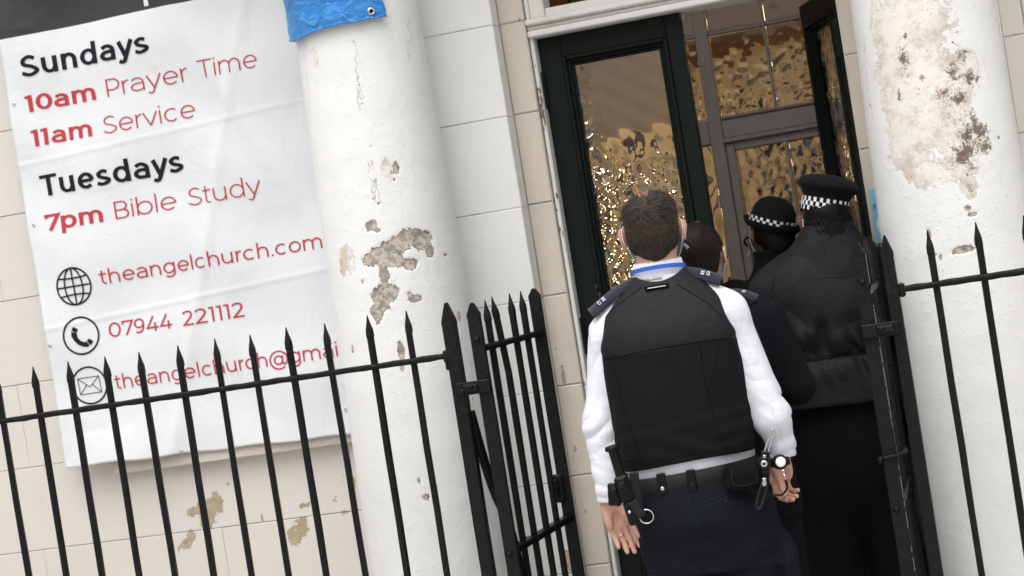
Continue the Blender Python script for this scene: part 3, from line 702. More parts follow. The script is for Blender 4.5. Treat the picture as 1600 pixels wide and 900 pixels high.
    if c == '9': return [arc(.26, C-h-.195, .20, .195, 0, 360), [(.46, C-h-.195)]+cr([(.46, C-h-.195), (.43, .18), (.30, h+.01), (.17, h), (.09, h+.04)])[1:]], .57
    if c == '4': return [[(.38, C), (.07, .17), (.60, .17)], [(.44, .40), (.44, 0)]], .64
    if c == '2': return [cr([(.06, C-h-.09), (.12, C-h-.03), (.25, C-h), (.40, C-h-.05), (.43, C*.70), (.36, C*.5), (.08, h)])+[(.50, h)]], .55
    if c == '3': return [[(.06, C-h), (.42, C-h), (.24, .42)], cr([(.24, .42), (.40, .38), (.44, .21), (.36, h+.03), (.22, h), (.05, h+.08)])], .52
    if c == '.': return [[(.09, 0), (.09, max(w, .06)*1.15)]], .18
    if c == '@': return [arc(.50, .24, .43, .43, -50, -325)+[(.76, .30)][:0], arc(.49, .24, .20, .20, 0, 360), cr([(.70, .45), (.70, .12), (.75, .05), (.84, .04), (.90, .12), (.93, .26)])+cr([(.93, .26), (.90, .44), (.80, .58)])[1:]], 1.0
    return [[(.1, 0), (.1, .5)]], .3
def ribbon(m, pts, hw, place, closed=False, step=.012, lift=0.0, con=0.0):
    "flat stroke along 2-D points mapped to space by place(x, y, lift)"
    P = [np.array(pts[0], float)]
    for p in pts[1:]:
        p = np.array(p, float)
        if np.linalg.norm(p-P[-1]) > 1e-6: P.append(p)
    if closed and np.linalg.norm(P[0]-P[-1]) < 1e-5: P = P[:-1]
    Q = []
    nn = len(P); rng = nn if closed else nn-1
    for i in range(rng):
        a, b = P[i], P[(i+1) % nn]; k = max(1, int(np.linalg.norm(b-a)/step))
        for j in range(k): Q.append(a+(b-a)*j/k)
    if not closed: Q.append(P[-1])
    n = len(Q); V = []
    for i in range(n):
        a = Q[(i-1) % n] if (closed or i > 0) else Q[0]; b = Q[(i+1) % n] if (closed or i < n-1) else Q[-1]
        d1 = Q[i]-a; d2 = b-Q[i]; d1 = d1/max(np.linalg.norm(d1), 1e-9); d2 = d2/max(np.linalg.norm(d2), 1e-9)
        if np.linalg.norm(Q[i]-a) < 1e-9: d1 = d2
        if np.linalg.norm(b-Q[i]) < 1e-9: d2 = d1
        t = d1+d2; t = t/max(np.linalg.norm(t), 1e-9); nrm = np.array([-t[1], t[0]]); k = 1/max(.45, float(nrm @ np.array([-d1[1], d1[0]])))
        hv = hw*(1-con*t[0]**2); V += [place(*(Q[i]+nrm*hv*k), lift), place(*(Q[i]-nrm*hv*k), lift)]
    f = [(2*i, 2*i+1, (2*i+3) % (2*n), (2*i+2) % (2*n)) for i in range(n if closed else n-1)]
    m.add(V, f)
def text(m, s, w, x0, x1, z0, cap, surf, liftk=.00025):
    G = []; x = 0
    for c in s:
        st, ad = glyph(c, w); G.append((x, st)); x += ad
    sx = (x1-x0)/x; sz = cap/.70; k = 0
    for gx, st in G:
        for i, q in enumerate(st):
            cl = len(q) > 8 and abs(q[0][0]-q[-1][0])+abs(q[0][1]-q[-1][1]) < 1e-6
            ribbon(m, [(gx+a, b) for a, b in q], w/2, lambda a, b, l: surf(x0+a*sx, z0+b*sz, l), cl, .06, .0004+liftk*(i % 4), .30 if w > .1 else .07)
def bsurf(x, z, l): return (x+2.82, float(yban(x, z))-.85-.0016-l, z-1.15)
def line(label, mat, *parts):
    for p in parts:
        m = MB(); text(m, *p, bsurf); obj('lettering', m.mesh(), mat, ban, label=label+' '+p[0])
line('bold charcoal lettering reading', INK, ('Sundays', .155, -3.476, -2.942, 2.627, .078))
line('bold red lettering reading', RED, ('10am', .15, -3.482, -3.186, 2.498, .062))
line('thin red lettering reading', RED, ('Prayer', .052, -3.156, -2.815, 2.498, .064), ('Time', .052, -2.775, -2.535, 2.498, .064))
line('bold red lettering reading', RED, ('11am', .15, -3.478, -3.222, 2.369, .062))
line('thin red lettering reading', RED, ('Service', .052, -3.187, -2.808, 2.366, .064))
line('bold charcoal lettering reading', INK, ('Tuesdays', .155, -3.476, -2.888, 2.182, .078))
line('bold red lettering reading', RED, ('7pm', .15, -3.478, -3.232, 2.053, .062))
line('thin red lettering reading', RED, ('Bible', .052, -3.202, -2.94, 2.053, .064), ('Study', .052, -2.90, -2.60, 2.053, .064))
line('red web address', RED, ('theangelchurch.com', .075, -3.293, -2.397, 1.826, .052))
line('red telephone digits', RED, ('07944', .08, -3.295, -3.03, 1.628, .054), ('221112', .08, -2.992, -2.745, 1.628, .054))
line('red e-mail address partly behind the column', RED, ('theangelchurch@gmail.com', .075, -3.300, -2.197, 1.437, .052))
m = MB(); text(m, 'p', .15, -2.945, -2.865, 2.825, .12, bsurf); obj('lettering', m.mesh(), WPRINT, ban, label='white letter p at the foot of the black band')
def circ(cx, cz, r, n=48): return [(cx+r*cos(2*pi*i/n), cz+r*sin(2*pi*i/n)) for i in range(n)]
GX, GZ, GR = -3.398, 1.836, .068
m = MB(); rb = lambda p, w=.0028, c=False, l=.0004: ribbon(m, p, w, bsurf, c, .01, l)
rb(circ(GX, GZ, GR), .0032, True); rb([(GX-GR, GZ), (GX+GR, GZ)], l=.0006); rb([(GX, GZ-GR), (GX, GZ+GR)], l=.0008)
rb([(GX+.036*cos(a), GZ+GR*sin(a)) for a in np.linspace(-pi/2, pi/2, 20)], l=.001); rb([(GX-.036*cos(a), GZ+GR*sin(a)) for a in np.linspace(-pi/2, pi/2, 20)], l=.0012)
rb([(GX+x, GZ+.030+.35*x*x*12/3.2) for x in np.linspace(-.055, .055, 14)], l=.0014); rb([(GX+x, GZ-.030-.35*x*x*12/3.2) for x in np.linspace(-.055, .055, 14)], l=.0016)
# correct the curvature: the parallels bow away from the equator's middle
obj('globe_symbol', m.mesh(), INK, ban)
PX_, PZ_ = -3.400, 1.652
m = MB(); rb(circ(PX_, PZ_, GR), .0034, True)
def poly(pts, l): m.add([bsurf(x, z, l) for x, z in pts], [tuple(range(len(pts)))])
ha = radians(8)
def hp(x, z): return (PX_+x*cos(ha)-z*sin(ha), PZ_+x*sin(ha)+z*cos(ha))
hc = [(-.030+.034*(1-cos(t))*1.0*0, 0) for t in (0,)]
hand = [(-.032, .024), (-.036, .008), (-.030, -.012), (-.018, -.030), (-.002, -.042), (.014, -.047), (.022, -.042), (.014, -.027), (.004, -.026), (-.008, -.016), (-.014, -.003), (-.014, .014)]
for a, b in (((0, 1, 10, 11), .0006), ((1, 2, 9, 10), .0006), ((2, 3, 8, 9), .0006), ((3, 4, 7, 8), .0006), ((4, 5, 6, 7), .0006)): poly([hp(*hand[i]) for i in a], b)
poly([hp(*p) for p in ((-.030, .028), (-.020, .040), (-.004, .026), (-.014, .015))], .001); poly([hp(*p) for p in ((.016, -.026), (.027, -.044), (.040, -.032), (.026, -.018))], .001)
obj('telephone_symbol', m.mesh(), INK, ban)
EX, EZ = -3.401, 1.466
m = MB(); rb(circ(EX, EZ, GR), .0032, True); ew, eh = .043, .030
rb([(EX-ew, EZ-eh), (EX+ew, EZ-eh), (EX+ew, EZ+eh), (EX-ew, EZ+eh)], .0013, True, .0006); rb([(EX-ew, EZ+eh), (EX, EZ-.006), (EX+ew, EZ+eh)], .0013, l=.0008); rb([(EX-ew, EZ-eh), (EX-.012, EZ+.002)], .0013, l=.001); rb([(EX+ew, EZ-eh), (EX+.012, EZ+.002)], .0013, l=.0012)
obj('envelope_symbol', m.mesh(), INK, ban)

# ---------------------------------------------------------------- railings and gates
def bar_mesh(h0, h1, w, tip, lean=0.0, wob=0.0, seed=0, tipw=1.15, d=None, bend=0):
    rg = random.Random(seed); d = d or w; m = MB(); rows = []
    n = 9; zt = h1-tip
    for i in range(n):
        z = h0+(zt-h0)*i/(n-1); k = z/1.5
        rows.append((z, w/2*(1+rg.uniform(-.05, .07)), d/2*(1+rg.uniform(-.05, .07)), wob*rg.uniform(-1, 1)))
    rows.append((zt+tip*.08, w/2*tipw, d/2*tipw, 0)); rows.append((zt+tip*.35, w/2*tipw*.93, d/2*tipw*.9, 0)); rows.append((zt+tip*.75, w/2*.42, d/2*.42, 0)); rows.append((h1, w*.07, w*.07, 0))
    v = []
    for (z, a, b, o) in rows:
        ox = o+lean*max(0, z-1.40)+bend*max(0, (z-1.0))**2*.0
        q = min(a, b)*.3
        for (sx, sy) in ((-1, -1), (1, -1), (1, 1), (-1, 1)):
            if sx*sy > 0: v += [(ox+sx*a, sy*(b-q), z), (ox+sx*(a-q), sy*b, z)]
            else: v += [(ox+sx*(a-q), sy*b, z), (ox+sx*a, sy*(b-q), z)]
    k = 8; f = [(i*k+j, i*k+(j+1) % k, (i+1)*k+(j+1) % k, (i+1)*k+j) for i in range(len(rows)-1) for j in range(k)]
    f += [tuple(range(k))[::-1], tuple((len(rows)-1)*k+j for j in range(k))]
    m.add(v, f); return m.mesh()
BARS = [bar_mesh(.06, 1.575, .0182, .070, wob=.0012, seed=i) for i in range(6)]
def rough_rail(x0, x1, z, y=0, t=.017, d=.03, seed=0):
    rg = random.Random(seed); n = max(3, int((x1-x0)/.03)); m = MB(); v = []
    for i in range(n+1):
        x = x0+(x1-x0)*i/n; a = t/2+rg.uniform(-.0007, .0013); b = d/2+rg.uniform(-.0006, .001); oz = rg.uniform(-.0007, .0007)
        v += [(x, y-b, z-a+oz), (x, y-b+.003, z-a-.003*0+oz), (x, y+b, z-a+oz), (x, y+b, z+a+oz), (x, y-b+.003, z+a+oz), (x, y-b, z+a-.003+oz)]
    f = [(i*6+j, i*6+(j+1) % 6, (i+1)*6+(j+1) % 6, (i+1)*6+j) for i in range(n) for j in range(6)]+[tuple(range(6))[::-1], tuple(n*6+j for j in range(6))]
    return m.add(v, f).mesh()
def joints(xs, z, t=.024):
    m = MB()
    for x in xs: m.box(x-.0135, x+.0135, -.0165, .0165, z-t/2, z+t/2, .004)
    return m
def railing(name_label, x0, x1, xs, post_x, loc, sd, px0, px1):
    t = thing('iron_railing', name_label, 'railing', loc)
    for i, x in enumerate(xs):
        o = obj('railing_bar', BARS[(i*5+sd) % 6], IRON, t); o.location = (x-loc[0], 0, 0); rq = random.Random(i*7+sd); o.rotation_euler = (rq.uniform(-.004, .004), rq.uniform(-.0035, .0035), rq.uniform(-.25, .25)); o.location.z = rq.uniform(-.004, .003)
    o = obj('top_rail', rough_rail(px0-loc[0], px1-loc[0], 1.418, seed=sd), IRON, t, True)
    o = obj('bottom_rail', rough_rail(px0-loc[0], px1-loc[0], .16, seed=sd+1), IRON, t, True)
    return t
XL = [-1.855-.1279*i for i in range(26)]
rl = railing('black spear-topped iron railing in front of the banner', 0, 0, XL, 0, (-1.72, 0, 0), 1, -5.2, -1.735)
XR = [-.279+.1288*i for i in range(28)]
rr = railing('black spear-topped iron railing in front of the blistered column', 0, 0, XR, 0, (-.405, 0, 0), 4, -.40, 3.3)
def flat_post(w, d, h, tip, seed, lobe=False):
    rg = random.Random(seed); pts = []
    zs = [0, .3, .6, .9, 1.2, h-tip]; L = [(-w/2+rg.uniform(-.001, .001), z) for z in zs]; Rr = [(w/2+rg.uniform(-.001, .001), z) for z in zs]
    if lobe: top = [(w*.52, h-tip*.95), (w*.50, h-tip*.72), (w*.10, h-.002), (-w*.10, h-.002), (-w*.50, h-tip*.72), (-w*.52, h-tip*.95)]
    else: top = [(w*.53, h-tip*.96), (w*.50, h-tip*.80), (w*.22, h-tip*.3), (w*.035, h), (-w*.035, h), (-w*.22, h-tip*.3), (-w*.50, h-tip*.80), (-w*.53, h-tip*.96)]
    o = Rr+top+L[::-1]; m = MB(); m.extrude([(x, -d/2, z) for x, z in o], (0, d, 0)); me = m.mesh()
    bm = bmesh.new(); bm.from_mesh(me); bmesh.ops.bevel(bm, geom=[e for e in bm.edges if e.calc_face_angle(0) > .6], offset=.0022, segments=2, affect='EDGES'); bm.to_mesh(me); bm.free()
    return me
def bolt(name, x, y, z, r, parent, mat=IRON, dome=.6, ax='y'):
    M_ = Matrix.Rotation(pi/2, 4, 'X') if ax == 'y' else (Matrix.Rotation(-pi/2, 4, 'Y') if ax == '-x' else Matrix.Rotation(pi/2, 4, 'Y'))
    m = MB(); m.lathe([(r, 0), (r*.95, r*dome*.45), (r*.6, r*dome*.85), (r*.1, r*dome)], (x, y, z), 14, 0, M_); return obj(name, m.mesh(), mat, parent, True)
# fixed posts belong to the railings
o = obj('end_post', flat_post(.040, .034, 1.578, .068, 1), IRON, rl); o.location = (0, 0, 0)
m = MB(); m.box(-.032, -.016, -.017, .017, 1.398, 1.436, .004); m.box(-.030, -.019, -.013, .014, 1.375, 1.40, .004); obj('rail_joint', m.mesh(), IRON, rl)
m = MB(); P = curve_pts([(.012, .03, 1.24), (.022, .05, 1.10), (.035, .075, .98), (.062, .085, .86), (.075, .09, .62), (.08, .1, .1)], 8); m.tube([tuple(p) for p in P], .016, 6, sc=(1, .7)); obj('back_stay', m.mesh(), IRON, rl, True)
o = obj('end_post', flat_post(.034, .034, 1.578, .062, 2), IRON, rr); o.location = (.002, 0, 0)
m = MB(); m.box(.018, .036, -.016, .016, 1.396, 1.436, .005); obj('rail_joint', m.mesh(), IRON, rr)
m = MB(); P = curve_pts([(-.012, .03, 1.0), (-.02, .06, .9), (-.03, .08, .78), (-.02, .1, .62), (-.02, .1, .1)], 8); m.tube([tuple(p) for p in P], .013, 6, sc=(1, .7)); obj('back_stay', m.mesh(), IRON, rr, True)

def gate(label, hinge, ang, mirror):
    "leaf built along local +x from the hinge stile, then swung open"
    t = thing('iron_gate', label, 'gate', hinge, 0); s = -1 if mirror else 1
    # the hinge stile's broad face looks along the closed gate's face, so it is kept square to the street here
    o = obj('hinge_stile', flat_post(.042, .016, 1.568, .05, 5, True), IRON, t)
    L = .575; c, sn = cos(ang), sin(ang)
    def pt(u, z): return Vector((u*c, u*sn, z))
    for zz, th in ((1.424, .012), (.806, .012), (.16, .012)):
        me = rough_rail(.012, L, zz, t=th+.006, d=.032, seed=int(zz*100)); me.transform(Matrix.Rotation(ang, 4, 'Z')); obj('gate_rail', me, IRON, t, True)
    for i, u in enumerate((.115, .225, .345, .455)):
        me = bar_mesh(.10, 1.572 if i else 1.566, .0185, .068, lean=(-.06 if i == 1 else 0), seed=20+i); me.transform(Matrix.Rotation(0, 4, 'Z'))
        if i == 1:
            for v in me.vertices:
                k = max(0, v.co.z-1.36); v.co.y -= .10*k
        o = obj('gate_bar', me, IRON, t); o.location = pt(u, 0)
    me = flat_post(.040, .016, 1.575, .035, 9, True); o = obj('latch_stile', me, IRON, t); o.location = pt(L+.012, 0); 
    m = MB(); m.box(-.034, .002, -.022, -.009, .86, .955, .009); m.box(-.030, -.014, -.036, -.02, .875, .94, .006); o = obj('latch', m.mesh(), IRON, t); o.location = pt(L+.012, 0)
    # strap hinge to the fixed post
    hx = -.082*s
    m = MB(); m.box(min(hx, .02*s)-.003, max(hx, .02*s)+.003, -.024, -.0175, 1.293, 1.333, .003); m.box(min(hx, .0)+.02, max(hx, .0)-.012, -.034, -.02, 1.300, 1.326, .005)
    h = obj('strap_hinge', m.mesh(), IRON, t)
    for bx_, bz in ((-.062*s, 1.308), (-.034*s, 1.318)): bolt('hinge_bolt', bx_, -.034, bz, .0075, h, dome=1.0)
    bolt('stile_bolt', .0, -.008, 1.455, .0095, t, dome=.9); bolt('stile_bolt', -.004, -.008, .80, .0095, t, dome=.9)
    return t
gL = gate('left-hand black iron gate, swung open in front of the white pier', (-1.640, .0, 0), radians(86), False)
gR = gate('right-hand black iron gate seen edge-on, swung open beside the tall officer', (-.483, .0, 0), radians(91.5), True)
m = MB(); m.tube([(-.03, -.012, .952), (-.012, -.014, .95), (.03, -.016, .955), (.055, -.014, .965)], [.006, .006, .006, .012], 8); lo = obj('latch_arm', m.mesh(), IRON, gR, True)
rg = random.Random(12); m = MB(); z = .62
while z < 1.52:
    l = rg.uniform(.01, .07)
    if rg.random() < .72: m.box(.0195, .0212, -.0085, -.0068, z, min(z+l, 1.53), 0)
    z += l+rg.uniform(.004, .02)
m.box(.0195, .0212, -.0085, -.0068, 1.38, 1.53, 0)
obj('worn_edge', m.mesh(), plain('bare_metal_edge', (.13, .125, .12), .6), gR, kind='stuff')
bolt('latch_knob', -.022, -.012, .945, .012, gR, PLAST, 1.3, '-x')

# ---------------------------------------------------------------- doorway
def lat(name, mat, parent, b, *bx, **k):
    m = MB()
    for q in bx: m.box(*q, b)
    return obj(name, m.mesh(), mat, parent, **k)
fr = thing('door_frame', 'chipped white wooden door frame with a heavy transom over the green doors', 'door frame', (-1.03, .9, .12))
def ft(name, mat, b, *bx): return tb(name, mat, fr, b, *bx)
ft('jamb', FRAMEW, .004, (-1.557, -1.5425, .893, 1.06, .122, 3.04)); ft('jamb', FRAMEW, .004, (-.5085, -.5055+.0, .893, 1.06, .122, 3.04))
ft('transom', FRAMEW, .005, (-1.556, -.507, .872, 1.05, 2.421, 2.444), (-1.556, -.507, .884, 1.05, 2.4445, 2.462), (-1.556, -.507, .862, 1.05, 2.4625, 2.483))
ft('fanlight_frame', FRAMEW, .004, (-1.5415, -1.49, .895, 1.0, 2.484, 3.04), (-.56, -.51, .895, 1.0, 2.484, 3.04), (-1.4895, -.5605, .90, 1.0, 2.484, 2.515))
# ragged chips of paint on the jamb
rg = random.Random(4); m = MB()
for i in range(46):
    z = rg.uniform(.7, 2.38); zc = 2.19 if rg.random() < .62 else z; zc += rg.uniform(-.06, .06) if zc == 2.19 else 0
    w = rg.uniform(.0015, .005); h = rg.uniform(.004, .020); x = -1.555+rg.uniform(-.003, .010); y = .8925-rg.uniform(0, .0008)
    q = [(x+w*cos(a)*rg.uniform(.6, 1), y, zc+h*sin(a)*rg.uniform(.6, 1)) for a in np.linspace(0, 2*pi, 7)[:-1]]
    m.extrude([(p[0]+1.03, p[1]-.9, p[2]-.12) for p in q], (0, .0018, 0))
obj('flaked_paint', m.mesh(), plain('bare_jamb_wood', (.16, .12, .09), .9), fr, kind='stuff')

def pane_mesh(x0, x1, z0, z1, y, th, ampf, cell, seed, res=.0042, AMP=.0024):
    "hammered glass: dimpled front, flat back"
    nx = max(8, int((x1-x0)/res)); nz = max(8, int((z1-z0)/res))
    X, Z = np.meshgrid(np.linspace(x0, x1, nx), np.linspace(z0, z1, nz), indexing='ij')
    rg = np.random.RandomState(seed); n = int((x1-x0+4*cell)*(z1-z0+4*cell)/cell**2)
    px = rg.uniform(x0-2*cell, x1+2*cell, n); pz = rg.uniform(z0-2*cell, z1+2*cell, n); sg = rg.uniform(.55, 1.15, n)*cell*.62; am = rg.uniform(-1, 1, n)
    am = np.sign(am)*(.4+.6*np.abs(am)); el = rg.uniform(.7, 1.9, n)
    H = np.zeros_like(X)
    for a, b, s_, k, e in zip(px, pz, sg, am, el):
        i0, i1 = np.searchsorted(X[:, 0], [a-3*s_, a+3*s_]); j0, j1 = np.searchsorted(Z[0], [b-3*s_*e, b+3*s_*e])
        if i1 > i0 and j1 > j0:
            xx = X[i0:i1, j0:j1]-a+.35*(Z[i0:i1, j0:j1]-b)*(k); zz = (Z[i0:i1, j0:j1]-b)/e
            H[i0:i1, j0:j1] += k*np.exp(-(xx**2+zz**2)/(2*s_**2))
    A = ampf(X, Z); Y = y-th/2-.0075+ (H*A*AMP)+.00035*np.sin(X*55+Z*31)*np.sin(Z*47)
    F = np.stack([X, Y, Z], -1); B = np.stack([X, np.full_like(X, y+th/2), Z], -1)
    ms = [grid_mesh(F), grid_mesh(B)]
    me = join_meshes(ms); nf = (nx-1)*(nz-1)
    bm = bmesh.new(); bm.from_mesh(me)
    bm.faces.ensure_lookup_table()
    for i, f in enumerate(bm.faces):
        want = -1 if i < nf else 1
        if f.normal.y*want < 0: f.normal_flip()
    # close the rim
    bm.verts.ensure_lookup_table(); N = nx*nz
    rim = [(i, 0) for i in range(nx)]+[(nx-1, j) for j in range(1, nz)]+[(i, nz-1) for i in range(nx-2, -1, -1)]+[(0, j) for j in range(nz-2, 0, -1)]
    for k in range(len(rim)):
        a = rim[k][0]*nz+rim[k][1]; b = rim[(k+1) % len(rim)]; b = b[0]*nz+b[1]
        try: bm.faces.new((bm.verts[a], bm.verts[a+N], bm.verts[b+N], bm.verts[b]))
        except ValueError: pass
    bm.to_mesh(me); bm.free(); me.polygons.foreach_set('use_smooth', [True]*len(me.polygons)); return me
def sm(x, a, b): t = np.clip((x-a)/(b-a), 0, 1); return t*t*(3-2*t)
def door_leaf(label, hinge, rot, sgn, amp, seed):
    "leaf in local coordinates: hinge edge at x=0, leaf runs towards sgn*x, outside face towards -y"
    t = thing('door_leaf', label, 'door', hinge, rot); Wd = .505; H0, H1 = .006, 2.296
    def B(name, mat, b, *bx, parent=t):
        m = MB()
        for (x0, x1, y0, y1, z0, z1) in bx:
            a, c = sorted((x0*sgn, x1*sgn)); m.box(a, c, y0, y1, z0, z1, b)
        return obj(name, m.mesh(), mat, parent)
    g0, g1, zb, zt = .113, .415, 1.05, 2.187
    B('stile', GREEN, .003, (0, g0-.0352, 0, .045, H0, H1)); B('stile', GREEN, .003, (g1+.035, Wd, 0, .045, H0, H1))
    for a, b in ((zt+.035, H1), (zb-.13, zb-.035), (H0, .22)): B('rail', GREEN, .003, (g0-.0350, g1+.0348, .0, .045, a+.0002, b))
    for nm, q0, q1 in (('glazing_moulding', zb, zt), ('panel_moulding', .22+.05, zb-.13-.035)):
        m = MB()
        for (o, y, w) in ((.035, -.011, .013), (.022, .004, .011), (.011, .014, .011)):
            for (a, c, e, f) in ((g0-o, g0-o+w, q0-o, q1+o), (g1+o-w, g1+o, q0-o, q1+o), (g0-o+w, g1+o-w, q1+o-w, q1+o), (g0-o+w, g1+o-w, q0-o, q0-o+w)):
                p, q = sorted((a*sgn, c*sgn)); m.box(p, q, y, .044, e, f, .004)
        obj(nm, m.mesh(), GREEN, t)
    B('panel', GREEN, .004, (g0-.001, g1+.001, .02, .036, .27, zb-.165))
    me = pane_mesh(min(g0*sgn, g1*sgn)-.004, max(g0*sgn, g1*sgn)+.004, zb-.004, zt+.004, .03, .004, amp, .0165, seed, .0034, .0027)
    obj('glass_pane', me, GLASS, t)
    for z in (.25, 1.2, 2.06):
        m = MB(); a, c = sorted((-.006*sgn, .004*sgn)); hw_ = .013 if sgn > 0 else .026; m.box(-hw_ if sgn > 0 else -.006, .004 if sgn > 0 else hw_-.006, -.016, .03, z, z+.115, .003); rh = .0095 if sgn > 0 else .014; m.lathe([(rh*.9, z-.006), (rh, z), (rh, z+.115), (rh*.9, z+.121)], (0, -.012, 0), 12); obj('hinge', m.mesh(), GREEN, t, False)
    return t
dL = door_leaf('closed left door leaf, dark green with a tall rippled glass pane', (-1.541, .94, .122), 0, 1,
               lambda X, Z: np.clip(sm(2.00-.25*X+.25*np.sin(X*19)*.1-Z, .0, .16)+.75*sm(.19-X, 0, .06)*sm(2.17-Z, 0, .05), .02, 1.1), 5)
dR = door_leaf('open right door leaf, dark green, folded back towards the inner screen', (-.512, .965, .122), radians(-70), -1, lambda X, Z: .12+0*X, 9)
m = MB(); m.box(-.5045, -.4985, .895, 1.07, .122, 3.04, .002); 
# ---------------------------------------------------------------- vestibule with its inner glazed screen
sheetv = MB(); sheetv.box(-1.80, -1.76, 1.062, 1.90, .12, 3.0); sheetv.box(-.36, -.32, 1.062, 1.90, .12, 3.0); sheetv.box(-1.76, -.36, 1.062, 1.90, 2.95, 2.999)
sheetv.box(-1.76, -1.5585, 1.062, 1.08, .12, 2.949); sheetv.box(-.504, -.36, 1.062, 1.08, .12, 2.949)
obj('vestibule_walls', sheetv.mesh(), VEST_WALL, kind='structure')
sc = thing('glazed_screen', 'taupe painted inner screen with rippled amber-lit panes inside the porch', 'screen', (-1.1, 1.9, .12))
def st_(name, mat, b, *bx): return tb(name, mat, sc, b, *bx)
ys, ye = 1.90, 1.955
st_('stile', GREY, .003, (-1.145, -1.094, ys-.012, ye, .122, 2.948)); st_('stile', GREY, .003, (-1.245, -1.215, ys, ye, .122, 2.948)); st_('stile', GREY, .003, (-.40, -.361, ys, ye, .122, 2.948))
st_('transom_rail', GREY, .004, (-1.0935, -.4005, ys-.008, ye, 2.018, 2.092), (-1.0935, -.4005, ys-.022, ye, 2.0, 2.0175), (-1.0935, -.4005, ys-.02, ye, 2.0925, 2.102)); st_('transom_rail', GREY, .004, (-1.2145, -1.1455, ys-.008, ye, 2.004, 2.098))
st_('rail', GREY, .003, (-1.2145, -1.1455, ys, ye, 1.0, 1.08))
for z in (2.425, 2.74):
    for a, b in ((-1.2145, -1.1455), (-1.0935, -.8815), (-.8695, -.6515), (-.6395, -.4005)): st_('glazing_bar', GREY, .003, (a, b, ys+.006, ye-.01, z, z+.014))
for a in (-.881, -.651): st_('glazing_bar', GREY, .003, (a, a+.011, ys+.004, ye-.01, 2.1025, 2.9485))
a_up = lambda X, Z: .12+.95*sm(2.345+.02*np.sin(X*23)-Z, 0, .075)
sd_ = 30
for (a, b) in ((-1.2145, -1.1455), (-1.0935, -.8815), (-.8695, -.6515), (-.6395, -.4005)):
    for (c, d) in ((2.1025, 2.4245), (2.4395, 2.7395)):
        sd_ += 1; me = pane_mesh(a, b, c, d, ye-.02, .004, a_up, .0165, sd_, .0045, .0026); me.transform(Matrix.Translation((1.1, -1.9, -.12))); obj('pane', me, GLASS, sc)
me = pane_mesh(-1.2145, -1.1455, 1.0805, 2.0035, ye-.02, .004, lambda X, Z: 1.0+0*X, .028, 77, .008); me.transform(Matrix.Translation((1.1, -1.9, -.12))); obj('pane', me, GLASS, sc)
tb('panel', TAUPE, sc, .004, (-1.2145, -1.1455, ys+.02, ye-.01, .122, .9995))
# the door in the screen
dr = thing('inner_door', 'taupe inner door with small rippled panes, behind the two officers in hats', 'door', (-1.09, 1.9, .12))
def it(name, mat, b, *bx): return tb(name, mat, dr, b, *bx)
it('stile', GREY, .003, (-1.0930, -1.060, ys+.004, ye-.004, .122, 1.999)); it('stile', GREY, .003, (-.425, -.4010, ys+.004, ye-.004, .122, 1.999))
it('rail', GREY, .003, (-1.0595, -.4255, ys+.004, ye-.004, 1.968, 1.999)); it('rail', TAUPE, .003, (-1.0595, -.4255, ys+.004, ye-.004, 1.585, 1.672)); it('rail', GREY, .003, (-1.0595, -.4255, ys+.004, ye-.004, .122, .33))
for a in (-.864, -.654): it('glazing_bar', GREY, .003, (a, a+.012, ys+.01, ye-.008, 1.6725, 1.9675))
for (a, b) in ((-1.0595, -.8645), (-.8515, -.6545), (-.6415, -.4255)):
    sd_ += 1; me = pane_mesh(a, b, 1.6725, 1.9675, ye-.02, .004, lambda X, Z: .5+.8*sm(X, -1.02, -.88), .016, sd_, .0045); me.transform(Matrix.Translation((1.09, -1.9, -.12))); obj('pane', me, GLASS, dr)
it('panel', TAUPE, .006, (-1.0590, -.4260, ys+.02, ye-.012, .331, 1.5845))
m = MB(); pc = curve_pts([(-.012, -.02, 0), (-.018, -.045, .004), (-.03, -.055, -.01), (-.022, -.05, -.03)], 5); m.tube([(p[0]+.05, p[1]+.004, p[2]+1.50) for p in pc], .0045, 6); obj('door_handle', m.mesh(), PLAST, dr, True)
# hall behind
hm = MB(); hm.box(-3.4, -3.3, 1.96, 5.6, .12, 3.1); hm.box(1.2, 1.3, 1.96, 5.6, .12, 3.1); hm.box(-3.4, 1.3, 5.6, 5.7, .12, 3.1); hm.box(-3.4, -1.76, 1.96, 2.02, .12, 3.1); hm.box(-.36, 1.3, 1.96, 2.02, .12, 3.1)
obj('hall_walls', hm.mesh(), HALLW, kind='structure')
hm = MB(); hm.box(-3.4, 1.3, 1.955, 5.7, 3.101, 3.2); obj('hall_ceiling', hm.mesh(), HALLC, kind='structure')
hm = MB()
for y in (2.7, 3.5, 4.3, 5.1): hm.box(-3.3, 1.2, y, y+.12, 2.92, 3.10, .01)
obj('hall_ceiling_beams', hm.mesh(), HALLC, kind='structure')
cab = MB(); cab.box(-.9, .2, 5.2, 5.58, .12, 2.15, .01); cab.box(-2.9, -2.5, 5.3, 5.58, .12, 2.4, .01); [cab.box(x_, x_+.10, 5.3, 5.58, .12, 2.2, .01) for x_ in (-1.15, -.50)]; [cab.box(x_, x_+.05, 4.6, 4.65, .12, 2.27, .005) for x_ in (-2.35, -2.0, -1.7, -1.25, -.95, -.75, -.4)]; obj('cupboard_and_vein_strips', cab.mesh(), HALLD, label='dark brown cupboard and added strips that streak the rippled glass panes', cat='cupboard')  # thin dark strips added beside the cupboards for dark veins in the glass
